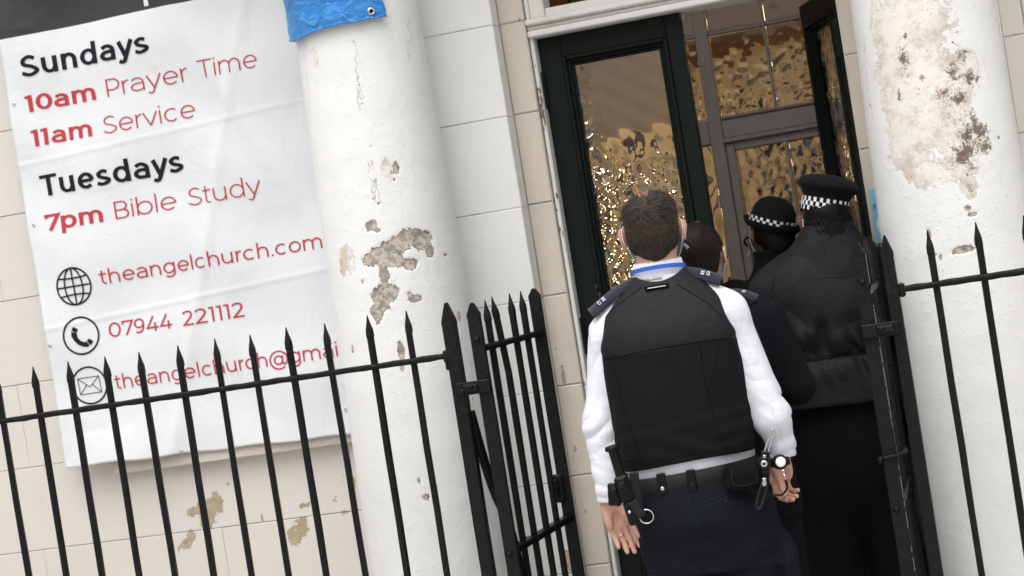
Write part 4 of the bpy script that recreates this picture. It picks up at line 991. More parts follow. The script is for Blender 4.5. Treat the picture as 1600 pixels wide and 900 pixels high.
for i, (x, y, z, r) in enumerate(((-2.12, 3.1, 2.10, .045), (-2.20, 3.6, 1.55, .05), (-2.6, 4.6, 2.0, .06), (-2.75, 5.0, 2.55, .07), (-.15, 3.3, 2.62, .07), (.55, 4.2, 2.2, .09))):  # the last lamp is added out of view to brighten the hall
    L_ = thing('hall_lamp', ['warm hall lamp shining through the top left of the green door pane', 'warm hall lamp low behind the green door pane', 'warm hall lamp far back behind the green door pane', 'warm hall lamp high at the far end behind the green door pane', 'warm hall lamp behind the top right panes of the screen', 'added unseen fill light furthest right, brightening the hall behind the panes'][i], 'lamp', (x, y, z), 0, 'lamps in the hall behind the rippled glass')
    m = MB(); m.lathe([(r*sin(a), -r*cos(a)) for a in np.linspace(.05, pi-.05, 12)], n=18); obj('globe', m.mesh(), LAMP, L_, True)
    m = MB(); m.tube([(0, 0, r), (0, 0, 3.1-z)], .006, 6); m.lathe([(.02, r*.9), (.03, r*1.1), (.01, r*1.4)], n=12); obj('pendant_rod', m.mesh(), PLAST, L_)

hm = MB(); hg = MB(); hg.box(-3.29, -1.62, 4.49, 4.58, 2.27, 3.10, .01); obj('pane_tint_board_end', hg.mesh(), HALLG, kind='structure'); hm.box(-1.619, 1.19, 4.5, 4.58, 2.60, 3.10, .01); obj('pane_tint_board_front', hm.mesh(), HALLC, kind='structure')  # boards added behind the glass so clear upper panes look grey and brown
ch = thing('sparkle_ring', 'added ring of small warm bulbs that puts sparkles in the green door pane', 'sparkle_ring', (-1.86, 3.0, 1.80))  # made-up ring of bulbs, added for sparkles in the rippled pane
m = MB(); m.tube([(0, 0, .05), (0, 0, 1.38)], .006, 6); m.tube([(.2*cos(a), .2*sin(a), 0) for a in np.linspace(0, 2*pi, 25)], .006, 6)
for k in range(4): m.tube([(.2*cos(k*pi/2), .2*sin(k*pi/2), 0), (0, 0, .08)], .005, 5)
obj('ring_frame', m.mesh(), PLAST, ch)
for k in range(5):
    m = MB(); a = 2*pi*k/5; rr2 = .2; m.lathe([(.013*sin(b), -.02*cos(b)) for b in np.linspace(.05, pi-.05, 8)], (rr2*cos(a), rr2*sin(a), .035+(.10 if k % 2 else -.12)), 12); obj('bulb', m.mesh(), SPARKLE, ch, True)
# blue poster on the right-hand surround
ps = thing('poster', 'pale blue paper poster half hidden by the blistered column', 'poster', (-.45, .878, 1.63))
m = MB(); m.box(-.046, .060, -.0025, -.0005, -.088, .092); obj('sheet', m.mesh(), SIGN, ps)
m = MB()
def psf(x, z, l): return (x, -.0032-l, z)
m.add([psf(.012+.05*cos(a), -.03+.045*sin(a), 0) for a in np.linspace(0, 2*pi, 20)[:-1]], [tuple(range(19))]); obj('printed_roundel', m.mesh(), SIGNW, ps)
m = MB()
for s_, x0, z0 in (('E', -.020, .054), ('Fac', -.040, .024), ('l', -.004, -.006), ('e', -.012, -.036), ('we', -.022, -.066)):
    ww = sum(glyph(c, .13)[1] for c in s_)*.024; text(m, s_, .13, x0, x0+ww, z0, .017, lambda x, z, l: psf(x, z, l+.0006))
obj('lettering', m.mesh(), SIGNI, ps)

# ---------------------------------------------------------------- people
def strands(name, roots, nrm, dirs, L, w, mat, parent, seed=0, lift=.35, seg=3, jit=.35, grav=0.0):
    rg = np.random.RandomState(seed); n = len(roots); L = L*rg.uniform(.6, 1.2, n)[:, None]
    d = dirs+rg.normal(0, jit, (n, 3)); d -= (d*nrm).sum(1)[:, None]*nrm; d /= np.linalg.norm(d, axis=1)[:, None]+1e-9
    side = np.cross(d, nrm); side += nrm*rg.normal(0, .5, (n, 1)); side /= np.linalg.norm(side, axis=1)[:, None]+1e-9
    V = []
    for k in range(seg+1):
        t = k/seg; c = roots+d*L*t+nrm*(lift*L*np.sin(t*1.9)-.0015)-np.array([0, 0, 1])*grav*L*t*t
        ww = w*(1-t*.85); V += [c+side*ww/2, c-side*ww/2]
    V = np.stack(V, 1); k = 2*(seg+1); base = (np.arange(n)*k)[:, None]
    F = np.concatenate([base+np.array([2*j, 2*j+1, 2*j+3, 2*j+2]) for j in range(seg)])
    me = np_mesh(V.reshape(-1, 3), F); me.attributes.new('rnd', 'FLOAT', 'POINT').data.foreach_set('value', np.repeat(rg.uniform(0, 1, n)**1.6, k).astype(np.float32))
    return obj(name, me, mat, parent, True, kind='stuff')
def sample(me, n, seed, cond=None):
    rg = np.random.RandomState(seed); V = np.empty(len(me.vertices)*3); me.vertices.foreach_get('co', V); V = V.reshape(-1, 3)
    N = np.empty(len(me.vertices)*3); me.vertices.foreach_get('normal', N); N = N.reshape(-1, 3)
    ok = np.arange(len(V)) if cond is None else np.where(cond(V))[0]
    i = rg.choice(ok, n); p = V[i]+rg.normal(0, .0022, (n, 3)); p -= ((p-V[i])*N[i]).sum(1)[:, None]*N[i]
    return p, N[i]

def head(F, c, s=1.0, neck=(.0, -.035, -.26), skull=(.0775, .097, .098), nr=.056):
    "skull, jaw, nose, lips, eye sockets, ears and neck; the face looks towards +y"
    P = lambda x, y, z: (c[0]+x*s, c[1]+y*s, c[2]+z*s)
    F.ell(P(0, -.005, .02), [q*s for q in skull], .01)
    F.ell(P(0, .030, -.045), [.060*s, .062*s, .075*s], .025*s); F.ell(P(0, .062, -.098), [.026*s, .024*s, .020*s], .02*s)
    F.cap(P(0, .088, .012), .010*s, P(0, .108, -.030), .013*s, .010*s); F.cap(P(-.012, .098, -.034), .007*s, P(.012, .098, -.034), .007*s, .006*s)
    F.cap(P(-.018, .083, -.064), .006*s, P(.018, .083, -.064), .006*s, .006*s); F.cap(P(-.015, .082, -.074), .006*s, P(.015, .082, -.074), .006*s, .006*s)
    for q in (-1, 1):
        F.ell(P(q*.031, .094, .012), [.017*s, .012*s, .011*s], .008*s, 's'); F.ell(P(q*.031, .083, .012), [.012*s]*3, .003*s)
        F.cap(P(q*.014, .091, .030), .006*s, P(q*.046, .082, .032), .005*s, .008*s)
        # ear: shell standing off the head with a hollow
        F.ell(P(q*.084, -.004, -.010), [.0075*s, .018*s, .031*s], .005*s, rot=('Z', q*.55)); F.ell(P(q*.0895, -.010, .002), [.005*s, .014*s, .022*s], .004*s, rot=('Z', q*.75))
        F.ell(P(q*.093, .004, .002), [.006*s, .008*s, .014*s], .004*s, 's')
    F.cap(P(0, -.012, -.05), nr*s, (c[0]+neck[0], c[1]+neck[1], c[2]+neck[2]), nr*1.15*s, .022*s, flat=((1, 0, 0), .98))

def hand(F, M_, side, curl=(.35, .45, .5, .6), spread=.10, thumb=(.75, .25)):
    """wrist at the origin, fingers along -z, palm facing -y, thumb on the side*x side. M_: 4x4 placement"""
    T = lambda p: tuple(M_ @ Vector(p)); s = side
    R3 = M_.to_3x3(); ny = tuple(R3 @ Vector((0, 1, 0)))
    F.cap(T((0, 0, .05)), .026, T((0, 0, -.005)), .025, .01, flat=(ny, .78))
    for x, r in ((-.028, .0150), (-.010, .0155), (.009, .0155), (.027, .0150)):
        F.cap(T((x*.62*s, .002, -.012)), .019, T((x*s, .003, -.078+abs(x)*.15)), r, .008, flat=(ny, .82))
    F.ell(T((.026*s, -.010, -.036)), (.015, .015, .024), .010); F.ell(T((-.024*s, -.009, -.045)), (.012, .011, .030), .010); F.ell(T((0, -.013, -.050)), (.016, .008, .022), .006, 's')
    for i, (x, L, r) in enumerate(((.029, .072, .0092), (.0100, .080, .0095), (-.0095, .075, .0090), (-.0275, .060, .0080))):
        p = Vector((x*s, .002, -.084+abs(x)*.22)); a = 0.0; sp = x*s*spread*10*.35; c = curl[i]
        for j, f in enumerate((.46, .30, .24)):
            a += c*(.55, 1.0, .7)[j]; d = Vector((sp*.5, -sin(a), -cos(a))).normalized(); q = p+d*L*f
            ra = r*(1, .93, .86)[j]; F.cap(T(p), ra, T(q), ra*(.95 if j < 2 else .88), .0035)
            F.ell(T(p+Vector((0, .002, 0))), (ra*1.05,)*3, .003); p = q
    a, b = thumb; p = Vector((.024*s, -.006, -.022)); d = Vector((s*sin(a), -b, -cos(a))).normalized()
    q = p+d*.042; F.cap(T(p), .0150, T(q), .0115, .010); d2 = Vector((s*sin(a*.55), -b*1.2, -cos(a*.55))).normalized(); q2 = q+d2*.030; F.cap(T(q), .0112, T(q2), .0102, .004); d3 = Vector((s*sin(a*.4), -b*1.3, -cos(a*.4))).normalized(); F.cap(T(q2), .0100, T(q2+d3*.024), .0085, .003)

def boots(parent, px=.11, dx=0.0):
    F = SDF((-.25, -.2, 0), (.28, .30, .32), .007)
    for q in (-1, 1):
        F.cap((q*px+dx, -.02, .07), .052, (q*px+dx, -.02, .28), .058, .02); F.ell((q*(px+.01)+dx, .06, .045), (.05, .14, .048), .02); F.ell((q*px+dx, -.03, .045), (.043, .06, .05), .02)
    F.cut(lambda x, y, z: .004-z+0*x+0*y)
    o = obj('boots', F.mesh(), PLAST, parent, True)
def legs(F, hip=.97, px=.095, a=.185, b=.125, t=.098, tilt=0.0, low=.10):
    F.stack([(.80, 0, 0, a*1.03, b*1.02), (.88, 0, -.008, a*1.06, b*1.09), (.95, 0, -.002, a*1.01, b*1.0), (hip+.03, 0, 0, a*.97, b*.96)], .02)
    for q in (-1, 1):
        F.cap((q*px, 0, .84), t, (q*(px+.008), .01, .50), t*.78, .03); F.cap((q*(px+.008), .01, .50), t*.78, (q*(px+.01), -.01, low), t*.70, .03)

# ================= officer in white shirt and stab vest
p1 = thing('person', 'man in white shirt, black vest and navy trousers, back turned, baton on left hip', 'person', (-1.030, -.13, 0), radians(8), 'police officers at the church door')
HC = (-.005, .012, 1.690)
B = SDF((-.34, -.22, .0), (.34, .22, 1.83), .0055)
head(B, HC)
B.stack([(.86, 0, 0, .14, .09), (1.05, 0, 0, .15, .10), (1.3, 0, 0, .155, .10), (1.44, 0, 0, .15, .09), (1.50, 0, 0, .08, .07)], .03)
for q in (-1, 1):
    B.cap((q*.09+.02, 0, .86), .075, (q*.105+.04, .01, .5), .055, .02); B.cap((q*.105+.04, .01, .5), .052, (q*.11+.04, -.01, .08), .04, .02); B.ell((q*.115+.04, .05, .05), (.035, .11, .035), .02)
B.cap((-.14, 0, 1.44), .042, (-.233, -.01, 1.17), .036, .02); B.cap((-.233, -.01, 1.17), .036, (-.24, -.035, .97), .026, .01)
B.cap((.14, 0, 1.44), .042, (.245, -.05, 1.13), .036, .02); B.cap((.245, -.05, 1.13), .036, (.255, -.025, 1.03), .027, .01)
H1 = SDF((-.34, -.13, .76), (-.14, .12, 1.0), .0026)
hand(H1, Matrix.Translation((-.240, -.035, .946)) @ Matrix.Rotation(radians(-13), 4, 'Y') @ Matrix.Rotation(radians(4), 4, 'Z') @ Matrix.Rotation(radians(8), 4, 'X'), 1, (.24, .32, .38, .48), .035, (.26, .35))
H2 = SDF((.16, -.15, .78), (.36, .12, 1.06), .0026)
hand(H2, Matrix.Translation((.255, .030, 1.005)) @ Matrix.Rotation(radians(7), 4, 'Y') @ Matrix.Rotation(radians(48), 4, 'Z') @ Matrix.Rotation(radians(2), 4, 'X'), -1, (.65, .75, .8, .85), .02, (.35, .5))
obj('body', join_meshes([B.mesh(), H1.mesh(), H2.mesh()]), SKIN, p1, True)
m = MB(); Mr = Matrix.Translation((-.240, -.035, .946)) @ Matrix.Rotation(radians(-13), 4, 'Y') @ Matrix.Rotation(radians(4), 4, 'Z') @ Matrix.Rotation(radians(8), 4, 'X') @ Matrix.Translation((-.0105, -.003, -.100))
m.lathe([(.0088, -.0015), (.0101, -.0015), (.0101, .0015), (.0088, .0015)], (0, 0, 0), 18, 0, Mr, False); obj('ring', m.mesh(), STEEL, p1, True)
# hair
Hh = SDF((-.12, -.14, 1.58), (.12, .14, 1.84), .0035)
Hh.ell((HC[0], HC[1]-.010, HC[2]+.018), (.0775, .103, .094), .01); Hh.ell((HC[0], HC[1]-.030, HC[2]-.012), (.0730, .073, .064), .02); Hh.cap((HC[0], HC[1]-.05, HC[2]-.055), .036, (HC[0], HC[1]-.042, HC[2]-.062), .026, .02)
Hh.ell((HC[0]+.024, HC[1]+.01, HC[2]+.062), (.046, .07, .042), .02); Hh.ell((HC[0]-.026, HC[1]+.01, HC[2]+.056), (.046, .07, .042), .02)
nz = sines(11, 60, 6)
Hh.fold(lambda x, y, z: .0022*nz(x, y, z))
Hh.cut(lambda x, y, z: (y-HC[1]-.055)-(z-HC[2]-.03)*.9+0*x, .01)       # clear of the face
for q in (-1, 1): Hh.cut(lambda x, y, z, q=q: np.minimum(np.minimum(y-(HC[1]-.022), q*(x-HC[0])-.045), (HC[2]+.016)-z), .012)
hme = Hh.mesh(); hair = obj('hair', hme, HAIR, p1, True)
sm01 = lambda t: np.clip(t, 0, 1)**2*(3-2*np.clip(t, 0, 1))
pr, nr_ = sample(hme, 17000, 3)
wh = np.array([HC[0]-.012, HC[1]-.085, HC[2]+.070]); v = pr-wh; rr_ = np.linalg.norm(v, axis=1)[:, None]+1e-6
dr_ = v/rr_+.9*np.cross(nr_, v/rr_)*np.exp(-rr_/.05); dr_[:, 2] -= .25*(pr[:, 2] < HC[2]+.04)
strands('hair_strands', pr, nr_, dr_, (.010+.016*sm01((pr[:, 2:3]-HC[2]-.02)/.06)), .0016, HAIRS, hair, 1, .22, 3, .30)
# shirt
wf = sines(21, 26, 7, (1, 1, 1.0)); wf2 = sines(22, 60, 6, (1, 1, 1.6))
Sh = SDF((-.36, -.2, .93), (.36, .2, 1.66), .0045)
Sh.stack([(.96, 0, 0, .176, .118), (1.0, 0, 0, .182, .122), (1.05, 0, .0, .187, .124), (1.2, 0, 0, .190, .125), (1.35, 0, 0, .192, .118), (1.44, 0, -.005, .186, .10), (1.49, 0, -.01, .14, .078), (1.53, 0, -.012, .085, .068), (1.56, -.002, -.012, .068, .064)], .02)
Sh.cap((-.140, 0, 1.465), .052, (-.170, 0, 1.42), .056, .03)
Sh.cap((-.170, 0, 1.42), .056, (-.233, -.010, 1.17), .052, .03); Sh.cap((-.233, -.010, 1.17), .052, (-.240, -.036, .985), .040, .02)
Sh.cap((.120, -.01, 1.475), .052, (.165, -.02, 1.43), .062, .03)
Sh.cap((.165, -.02, 1.43), .056, (.250, -.045, 1.12), .050, .03); Sh.cap((.250, -.045, 1.12), .050, (.262, -.020, 1.035), .040, .02)
def creases(x, y, z):
    ax = np.abs(x); arm = 1/(1+np.exp(-(ax-.20)/.012))
    q = .0036*wf(x, y, z)+.0010*wf2(x, y, z)
    w1 = wf(x*1.0+.3, y, z*.7); rid = lambda t: 1-2*np.abs(np.sin(t))**.6
    el = np.exp(-((z-1.16)/.06)**2); q = q+.0052*el*rid(52*(z+.75*x*np.sign(x))+3.0*w1+12*y)*arm*(.4+.6*np.sin(38*y+9*x))
    cu = np.exp(-((z-1.01)/.05)**2); q = q+.0038*cu*rid(70*(z-.5*ax)+4*w1+10*y)*arm*(.5+.5*np.sin(50*y-11*x+1))
    q = q+.0050*np.exp(-((z-1.38)/.09)**2)*rid(40*(z*.5+ax)+3*w1)*arm
    return q
Sh.fold(creases)
Sh.stack([(1.535, -.003, -.010, .074, .070), (1.57, -.004, -.007, .067, .064), (1.606, -.005, -.002, .063, .060)], .006)
Sh.cut(lambda x, y, z: np.minimum(z-1.55, np.sqrt((x+.005)**2+((y+.002))**2)-.0585)*-1*0+np.where(z > 1.56, .0585-np.sqrt((x+.005)**2+(y+.002)**2), -1.0), .002)
Sh.cut(lambda x, y, z: np.where(x < -.20, .950+.15*(x+.25)-z, np.where(x > .21, 1.005-z, -1.0))+0*y, .003)
sme = Sh.mesh(); shirt = obj('shirt', sme, SHIRT, p1, True); sb_ = bvh(sme)
# collar fold
m = MB(); ring = []
for k in range(49):
    a = -pi*1.42+pi*1.84*k/48-pi*.21+.0; a = pi*1.5-2.6+5.2*k/48
    ring.append((-.005+.0665*cos(a), -.003+.0635*sin(a), 1.604-.004*sin(a)*-1))
v = []
for (x, y, z) in ring:
    dx, dy = x+.005, y+.003; L_ = math.hypot(dx, dy); dx /= L_; dy /= L_; back = max(0, -dy)
    v += [(x-dx*.003, y-dy*.003, z), (x, y, z+.0028), (x+dx*.0035, y+dy*.0035, z), (x+dx*.0085, y+dy*.0085, z-.030-.004*back), (x+dx*.0125, y+dy*.0125, z-.043-.004*back), (x+dx*.0105, y+dy*.0105, z-.043-.004*back), (x+dx*.0015, y+dy*.0015, z-.03)]
m.add(v, [(i*7+j, (i+1)*7+j, (i+1)*7+(j+1) % 7, i*7+(j+1) % 7) for i in range(48) for j in range(7)]); obj('collar', m.mesh(), SHIRT, shirt, True)
# cuffs
def cuff(c, r, h, rot, name='cuff', mat=SHIRT):
    m = MB(); m.lathe([(r-.004, 0), (r, -.001), (r+.0015, .004), (r+.001, h), (r-.003, h+.002)], c, 26, 0, rot, False); return obj(name, m.mesh(), mat, shirt, True)
cuff((-.240, -.036, .948), .0385, .055, Matrix.Rotation(radians(6), 4, 'Y') @ Matrix.Diagonal((1, .82, 1, 1)))
cuff((.262, -.016, 1.003), .0385, .055, Matrix.Diagonal((.95, .9, 1, 1)))
seam(sb_, [(.247, 1.17), (.262, 1.10), (.268, 1.05)], .0007, 'placket_seam', plain('white_thread', (.55, .55, .6), .8), shirt)
# vest
Ve = SDF((-.30, -.22, 1.0), (.30, .22, 1.6), .0042)
Ve.stack([(1.020, 0, 0, .193, .136, ), (1.08, 0, -.002, .200, .146), (1.2, 0, -.004, .207, .150), (1.33, 0, -.006, .208, .147), (1.42, 0, -.012, .203, .132), (1.48, 0, -.014, .168, .108), (1.52, 0, -.012, .128, .092), (1.555, 0, -.008, .092, .078), (1.58, 0, -.004, .070, .068)], .01, n=2.5)
for q in (-1, 1):
    zx = .0 if q < 0 else -.018
    Ve.ell((q*.262+zx, 0, 1.455), (.082, .3, .10), .012, 's'); Ve.ell((q*.268+zx*.8, 0, 1.36), (.064, .3, .10), .015, 's')
Ve.ell((-.004, -.03, 1.615), (.082, .13, .072), .012, 's'); Ve.ell((0, .16, 1.56), (.075, .15, .11), .012, 's')
vf = sines(31, 20, 6, (1, 1, 1.6))
Ve.fold(lambda x, y, z: .0022*vf(x, y, z)+.0034*np.exp(-((z-1.075)/.035)**2)*np.sin(85*z+9*x+2.5*np.sin(x*17))*(.6+.4*np.sin(x*14+1))+.0012*np.exp(-((z-1.14)/.05)**2)*np.sin(120*z-16*x)+.0014*np.exp(-((z-1.365-.02*np.abs(x)*0)/.006)**2))
Ve.cut(lambda x, y, z: 1.030+.010*np.sin(x*9+1.2)+.03*np.clip(x, 0, .3)*1.0-z+0*y, .004)
vme = Ve.mesh()
zf = np.array([1 if (p.center.z > 1.362+.004*sin(p.center.x*20) ) else 0 for p in vme.polygons], np.int32)
vme.materials.append(VEST2); vme.materials.append(VEST); vme.polygons.foreach_set('material_index', zf)
vest = obj('stab_vest', vme, None, p1, True); vb = bvh(vme)
seam(vb, [(-.205, 1.352), (-.1, 1.362), (0, 1.366), (.1, 1.366), (.17, 1.362)], .0016, 'yoke_seam', SEAM, vest)
seam(vb, [(-.190, 1.44), (-.168, 1.475), (-.125, 1.502), (-.08, 1.525), (-.055, 1.54)], .0013, 'shoulder_seam', SEAM, vest); seam(vb, [(.155, 1.425), (.125, 1.465), (.085, 1.50), (.045, 1.532)], .0013, 'shoulder_seam', SEAM, vest)
seam(vb, [(-.165, 1.35), (-.158, 1.22), (-.135, 1.10), (-.13, 1.05)], .0010, 'panel_seam', SEAM, vest); seam(vb, [(.085, 1.36), (.080, 1.28), (.087, 1.20), (.10, 1.08), (.105, 1.05)], .0010, 'panel_seam', SEAM, vest); seam(vb, [(.135, 1.35), (.11, 1.28), (.086, 1.22)], .0009, 'panel_seam', SEAM, vest)
seam(vb, [(-.19, 1.062), (-.1, 1.056), (0, 1.056), (.1, 1.062), (.18, 1.07)], .0010, 'hem_seam', SEAM, vest)
nk = [(-.105, 1.548), (-.085, 1.541), (-.06, 1.536), (-.03, 1.533), (0, 1.532), (.03, 1.533), (.06, 1.537), (.09, 1.543)]
h = back_hit(vb, -.012, 1.525, .001)
if h is not None:
    m = MB(); m.box(h.x-.034, h.x+.034, h.y-.0022, h.y+.003, 1.528, 1.540, .001); lb = obj('neck_label', m.mesh(), SEAM, vest); m = MB(); m.box(h.x-.026, h.x+.026, h.y-.003, h.y-.002, 1.533, 1.5352); obj('label_print', m.mesh(), WPRINT, lb)
# armhole binding
def strip(name, bv, pts, w, th, mat, parent, off=.003, d=(0, 1, 0), **k):
    Q = [back_hit(bv, x, z, off) for x, z in pts]; Q = [q for q in Q if q is not None]; m = MB(); m.tube(Q, w, 4, sc=(1, th/w), up=(0, -1, 0)); return obj(name, m.mesh(), mat, parent, True, **k)
# epaulettes
def epaulette(parent, a, b, w, letters, tilt, mat=NAVY):
    a, b = Vector(a), Vector(b); x = (b-a); L = x.length; x.normalize(); up = Vector(tilt).normalized(); y = up.cross(x).normalized(); up = x.cross(y)
    if up.z < 0: up = -up; y = -y
    m = MB(); n = 10; v = []
    for i in range(n+1):
        t = i/n; c = a+x*L*t+up*(.009*sin(pi*min(1, t*1.05))*.8+.004); ww = w*(.80+.20*t)
        for s_, u_ in ((-1, 0), (-.9, .0035), (0, .0055), (.9, .0035), (1, 0), (.9, -.003), (-.9, -.003)): v.append(c+y*ww/2*s_+up*u_)
    m.add(v, [(i*7+j, i*7+(j+1) % 7, (i+1)*7+(j+1) % 7, (i+1)*7+j) for i in range(n) for j in range(7)]+[tuple(range(7)), tuple(n*7+j for j in range(7))])
    e = obj('epaulette', m.mesh(), mat, parent, True)
    if letters:
        m = MB()
        for s_, t0, wd in letters:
            text(m, s_, .16, 0, wd, 0, .0095, lambda X_, Z_, l, t0=t0, wd=wd: tuple(a+x*(L*t0+Z_)+up*(.0185+l)-y*(X_-wd/2)*(1)))
        obj('woven_letters', m.mesh(), WPRINT, e)
    return e
epaulette(p1, (-.075, -.020, 1.556), (-.212, -.030, 1.482), .050, [('CT', .72, .019), ('33', .62, .020)], (-.35, -.85, 1))
epaulette(p1, (.045, -.020, 1.566), (.165, -.030, 1.520), .050, [('CT', .66, .019), ('33', .54, .020)], (.22, -.80, 1))
# lanyard
m = MB(); L_ = []
for k in range(33):
    a = pi*1.5-1.75+3.5*k/32; L_.append((-.005+.0790*cos(a), -.006+.0775*sin(a), 1.586+.003-.009*(1+sin(a))))
m.tube(L_, .0085, 4, sc=(1, .14), up=(0, 0, 1)); obj('lanyard', m.mesh(), LANY, p1)
# face mask straps and mask
for q in (-1, 1):
    x0 = HC[0]+q*.084; m = MB(); P = curve_pts([(HC[0]+q*.077, HC[1]+.012, HC[2]+.028), (x0+q*.001, HC[1]-.014, HC[2]+.020), (x0+q*.003, HC[1]-.022, HC[2]-.006), (x0-q*.002, HC[1]-.012, HC[2]-.030), (x0-q*.005, HC[1]+.008, HC[2]-.045), (x0-q*.012, HC[1]+.045, HC[2]-.052)], 6)
    m.tube([tuple(p) for p in P], .0014, 5); obj('mask_strap', m.mesh(), ELAST, p1, True)
def mask(parent, c, s=1.0, mat=MASKM, A=78):
    V = []
    for i in range(15):
        a = radians(-A+2*A*i/14)
        for j in range(9):
            t = j/8; z = .012-.100*t; r = .082+.012*sin(pi*t)-(.018*t)+.028*math.exp(-(a/.28)**2)*math.exp(-((t-.15)/.3)**2)
            V.append((c[0]+s*r*sin(a)*.96, c[1]+s*(r*cos(a)+.018), c[2]+s*z))
    me = np_mesh(np.array(V), np.array([(i*9+j, (i+1)*9+j, (i+1)*9+j+1, i*9+j+1) for i in range(14) for j in range(8)])); o = obj('face_mask', me, mat, parent, True); md = o.modifiers.new('t', 'SOLIDIFY'); md.thickness = .0015
mask(p1, HC)
m = MB(); m.extrude([(HC[0]+.083, HC[1]+.004, HC[2]-.048), (HC[0]+.094, HC[1]+.016, HC[2]-.062), (HC[0]+.088, HC[1]+.03, HC[2]-.066), (HC[0]+.078, HC[1]+.02, HC[2]-.052)], (.002, -.001, .002)); obj('mask_corner', m.mesh(), MASKM, p1)
# trousers
tf = sines(41, 22, 7, (1, 1, .8))
Tr = SDF((-.30, -.22, .08), (.34, .22, 1.02), .0055)
Tr.stack([(.72, .034, 0, .200, .112), (.80, .026, -.004, .203, .130), (.88, .014, -.012, .198, .146), (.94, .004, -.008, .190, .138), (1.0, 0, 0, .184, .124)], .02)
for q in (-1, 1):
    Tr.cap((q*.090+.02, -.01, .86), .098, (q*.112+.04, .01, .50), .085, .03); Tr.cap((q*.112+.04, .01, .50), .085, (q*.115+.04, -.01, .14), .075, .03)
Tr.ell((.232, -.01, .69), (.030, .08, .10), .02)
Tr.fold(lambda x, y, z: .0045*tf(x, y, z)+.0022*np.exp(-((z-.84)/.06)**2)*np.sin(55*z+30*np.abs(x)+2*tf(x, y, z))+.0035*np.exp(-((x-.01)/.02)**2)*np.exp(-((z-.80)/.06)**2)+.0022*np.exp(-((z-.74)/.08)**2)*np.sin(70*(z-.5*np.abs(x))))
Tr.cut(lambda x, y, z: z-1.0+0*x+0*y); tme = Tr.mesh(); tr = obj('trousers', tme, TROU, p1, True); tbv = bvh(tme)
for pts in ([(-.165, .936), (-.13, .931), (-.095, .927)], [(-.165, .924), (-.13, .919), (-.097, .916)], [(-.165, .936), (-.165, .924)], [(.02, .922), (.06, .931), (.105, .944)], [(.02, .911), (.06, .918), (.105, .932)], [(.02, .922), (.02, .911)]): seam(tbv, pts, .0011, 'pocket_welt', SEAMN, tr)
seam(tbv, [(-.015, .95), (-.012, .92), (.0, .87), (.003, .84)], .0011, 'seat_seam', SEAMN, tr); seam(tbv, [(.165, .78), (.19, .765), (.21, .75)], .0011, 'cargo_flap', SEAMN, tr); seam(tbv, [(-.205, .742), (-.16, .738), (-.14, .737)], .0012, 'cargo_flap', SEAMN, tr)
bolt('pocket_button', .088, -.146, .915, .0055, tr, PLAST, .5)
# belt and what hangs on it
def ering(a, b, z0, z1, th, name, mat, parent, tilt=0.0, n=56, cy=0.0, **k):
    m = MB(); v = []
    for i in range(n):
        w = 2*pi*i/n; c, s_ = cos(w), sin(w); q = 2/2.3; x = a*abs(c)**q*(1 if c > 0 else -1); y = b*abs(s_)**q*(1 if s_ > 0 else -1)+cy; dz = tilt*x
        u = Vector((c/a, s_/b, 0)).normalized()*th
        v += [(x, y, z0+dz), (x+u.x, y+u.y, z0+.002+dz), (x+u.x, y+u.y, z1-.002+dz), (x, y, z1+dz)]
    m.add(v, [(i*4+j, ((i+1) % n)*4+j, ((i+1) % n)*4+(j+1) % 4, i*4+(j+1) % 4) for i in range(n) for j in range(4)]); return obj(name, m.mesh(), mat, parent, True, **k)
belt = ering(.1905, .131, .962, 1.012, .0045, 'duty_belt', LEATH, p1, tilt=.05); bb = bvh(belt.data)
for x in (-.082, .002):
    hh = back_hit(bb, x, .988, 0); m = MB(); m.box(x-.0125, x+.0125, hh.y-.006, hh.y+.012, .955, 1.017, .003); kp = obj('belt_keeper', m.mesh(), PLAST, belt); bolt('press_stud', x, hh.y-.006, .975, .0062, kp, STEEL if x < 0 else PLAST, .6)
# baton in its holder at the left hip
bt = thing('baton_holder', 'black baton in a tilted plastic holder with a steel ring on the left hip', 'holster')
del bt['category']; del bt['label']; bt.parent = p1; bt.location = (-.186, -.152, 1.0); bt.rotation_euler = (radians(4), radians(-8), 0)
m = MB(); m.lathe([(.0, .118), (.019, .118), (.021, .113), (.021, .107), (.014, .104), (.0135, .1), (.0145, .03), (.0135, -.08)], n=20); obj('baton', m.mesh(), PLAST, bt, True)
m = MB(); m.box(-.019, .019, -.018, .02, -.045, .032, .005); m.box(-.012, .012, -.026, -.016, -.02, .028, .003); m.box(-.022, -.015, -.01, .012, .0, .026, .002); m.lathe([(.0165, -.112), (.0185, -.105), (.0185, -.05), (.016, -.045)], n=16); obj('holder', m.mesh(), PLAST, bt)
m = MB(); m.box(-.010, .008, -.030, -.024, .002, .018, .002); m.box(-.015, .012, -.024, -.017, -.098, -.045, .003, M=Matrix.Rotation(radians(-16), 4, 'Y')); obj('retaining_strap', m.mesh(), LEATH, bt)
bolt('press_stud', -.004, -.027, -.070, .005, bt, STEEL); bolt('press_stud', .004, -.031, .010, .0045, bt, PLAST)
m = MB(); m.box(-.046, -.020, -.006, .004, -.055, .01, .005, M=Matrix.Rotation(radians(14), 4, 'Y')); m.lathe([(.006, -.03), (.0125, -.02), (.0125, .02), (.006, .03)], (-.030, 0, -.02), 12); obj('key_clip', m.mesh(), PLAST, bt)
m = MB(); m.box(.018, .045, -.004, .006, -.075, .035, .003, M=Matrix.Rotation(radians(10), 4, 'Y')); obj('belt_loop', m.mesh(), LEATH, bt)
m = MB(); R_ = .0195; m.tube([(.036+R_*cos(a), -.012, -.098+R_*sin(a)) for a in np.linspace(-pi*1.12, pi*.55, 26)], .0022, 6); obj('steel_ring', m.mesh(), STEEL, bt, True)
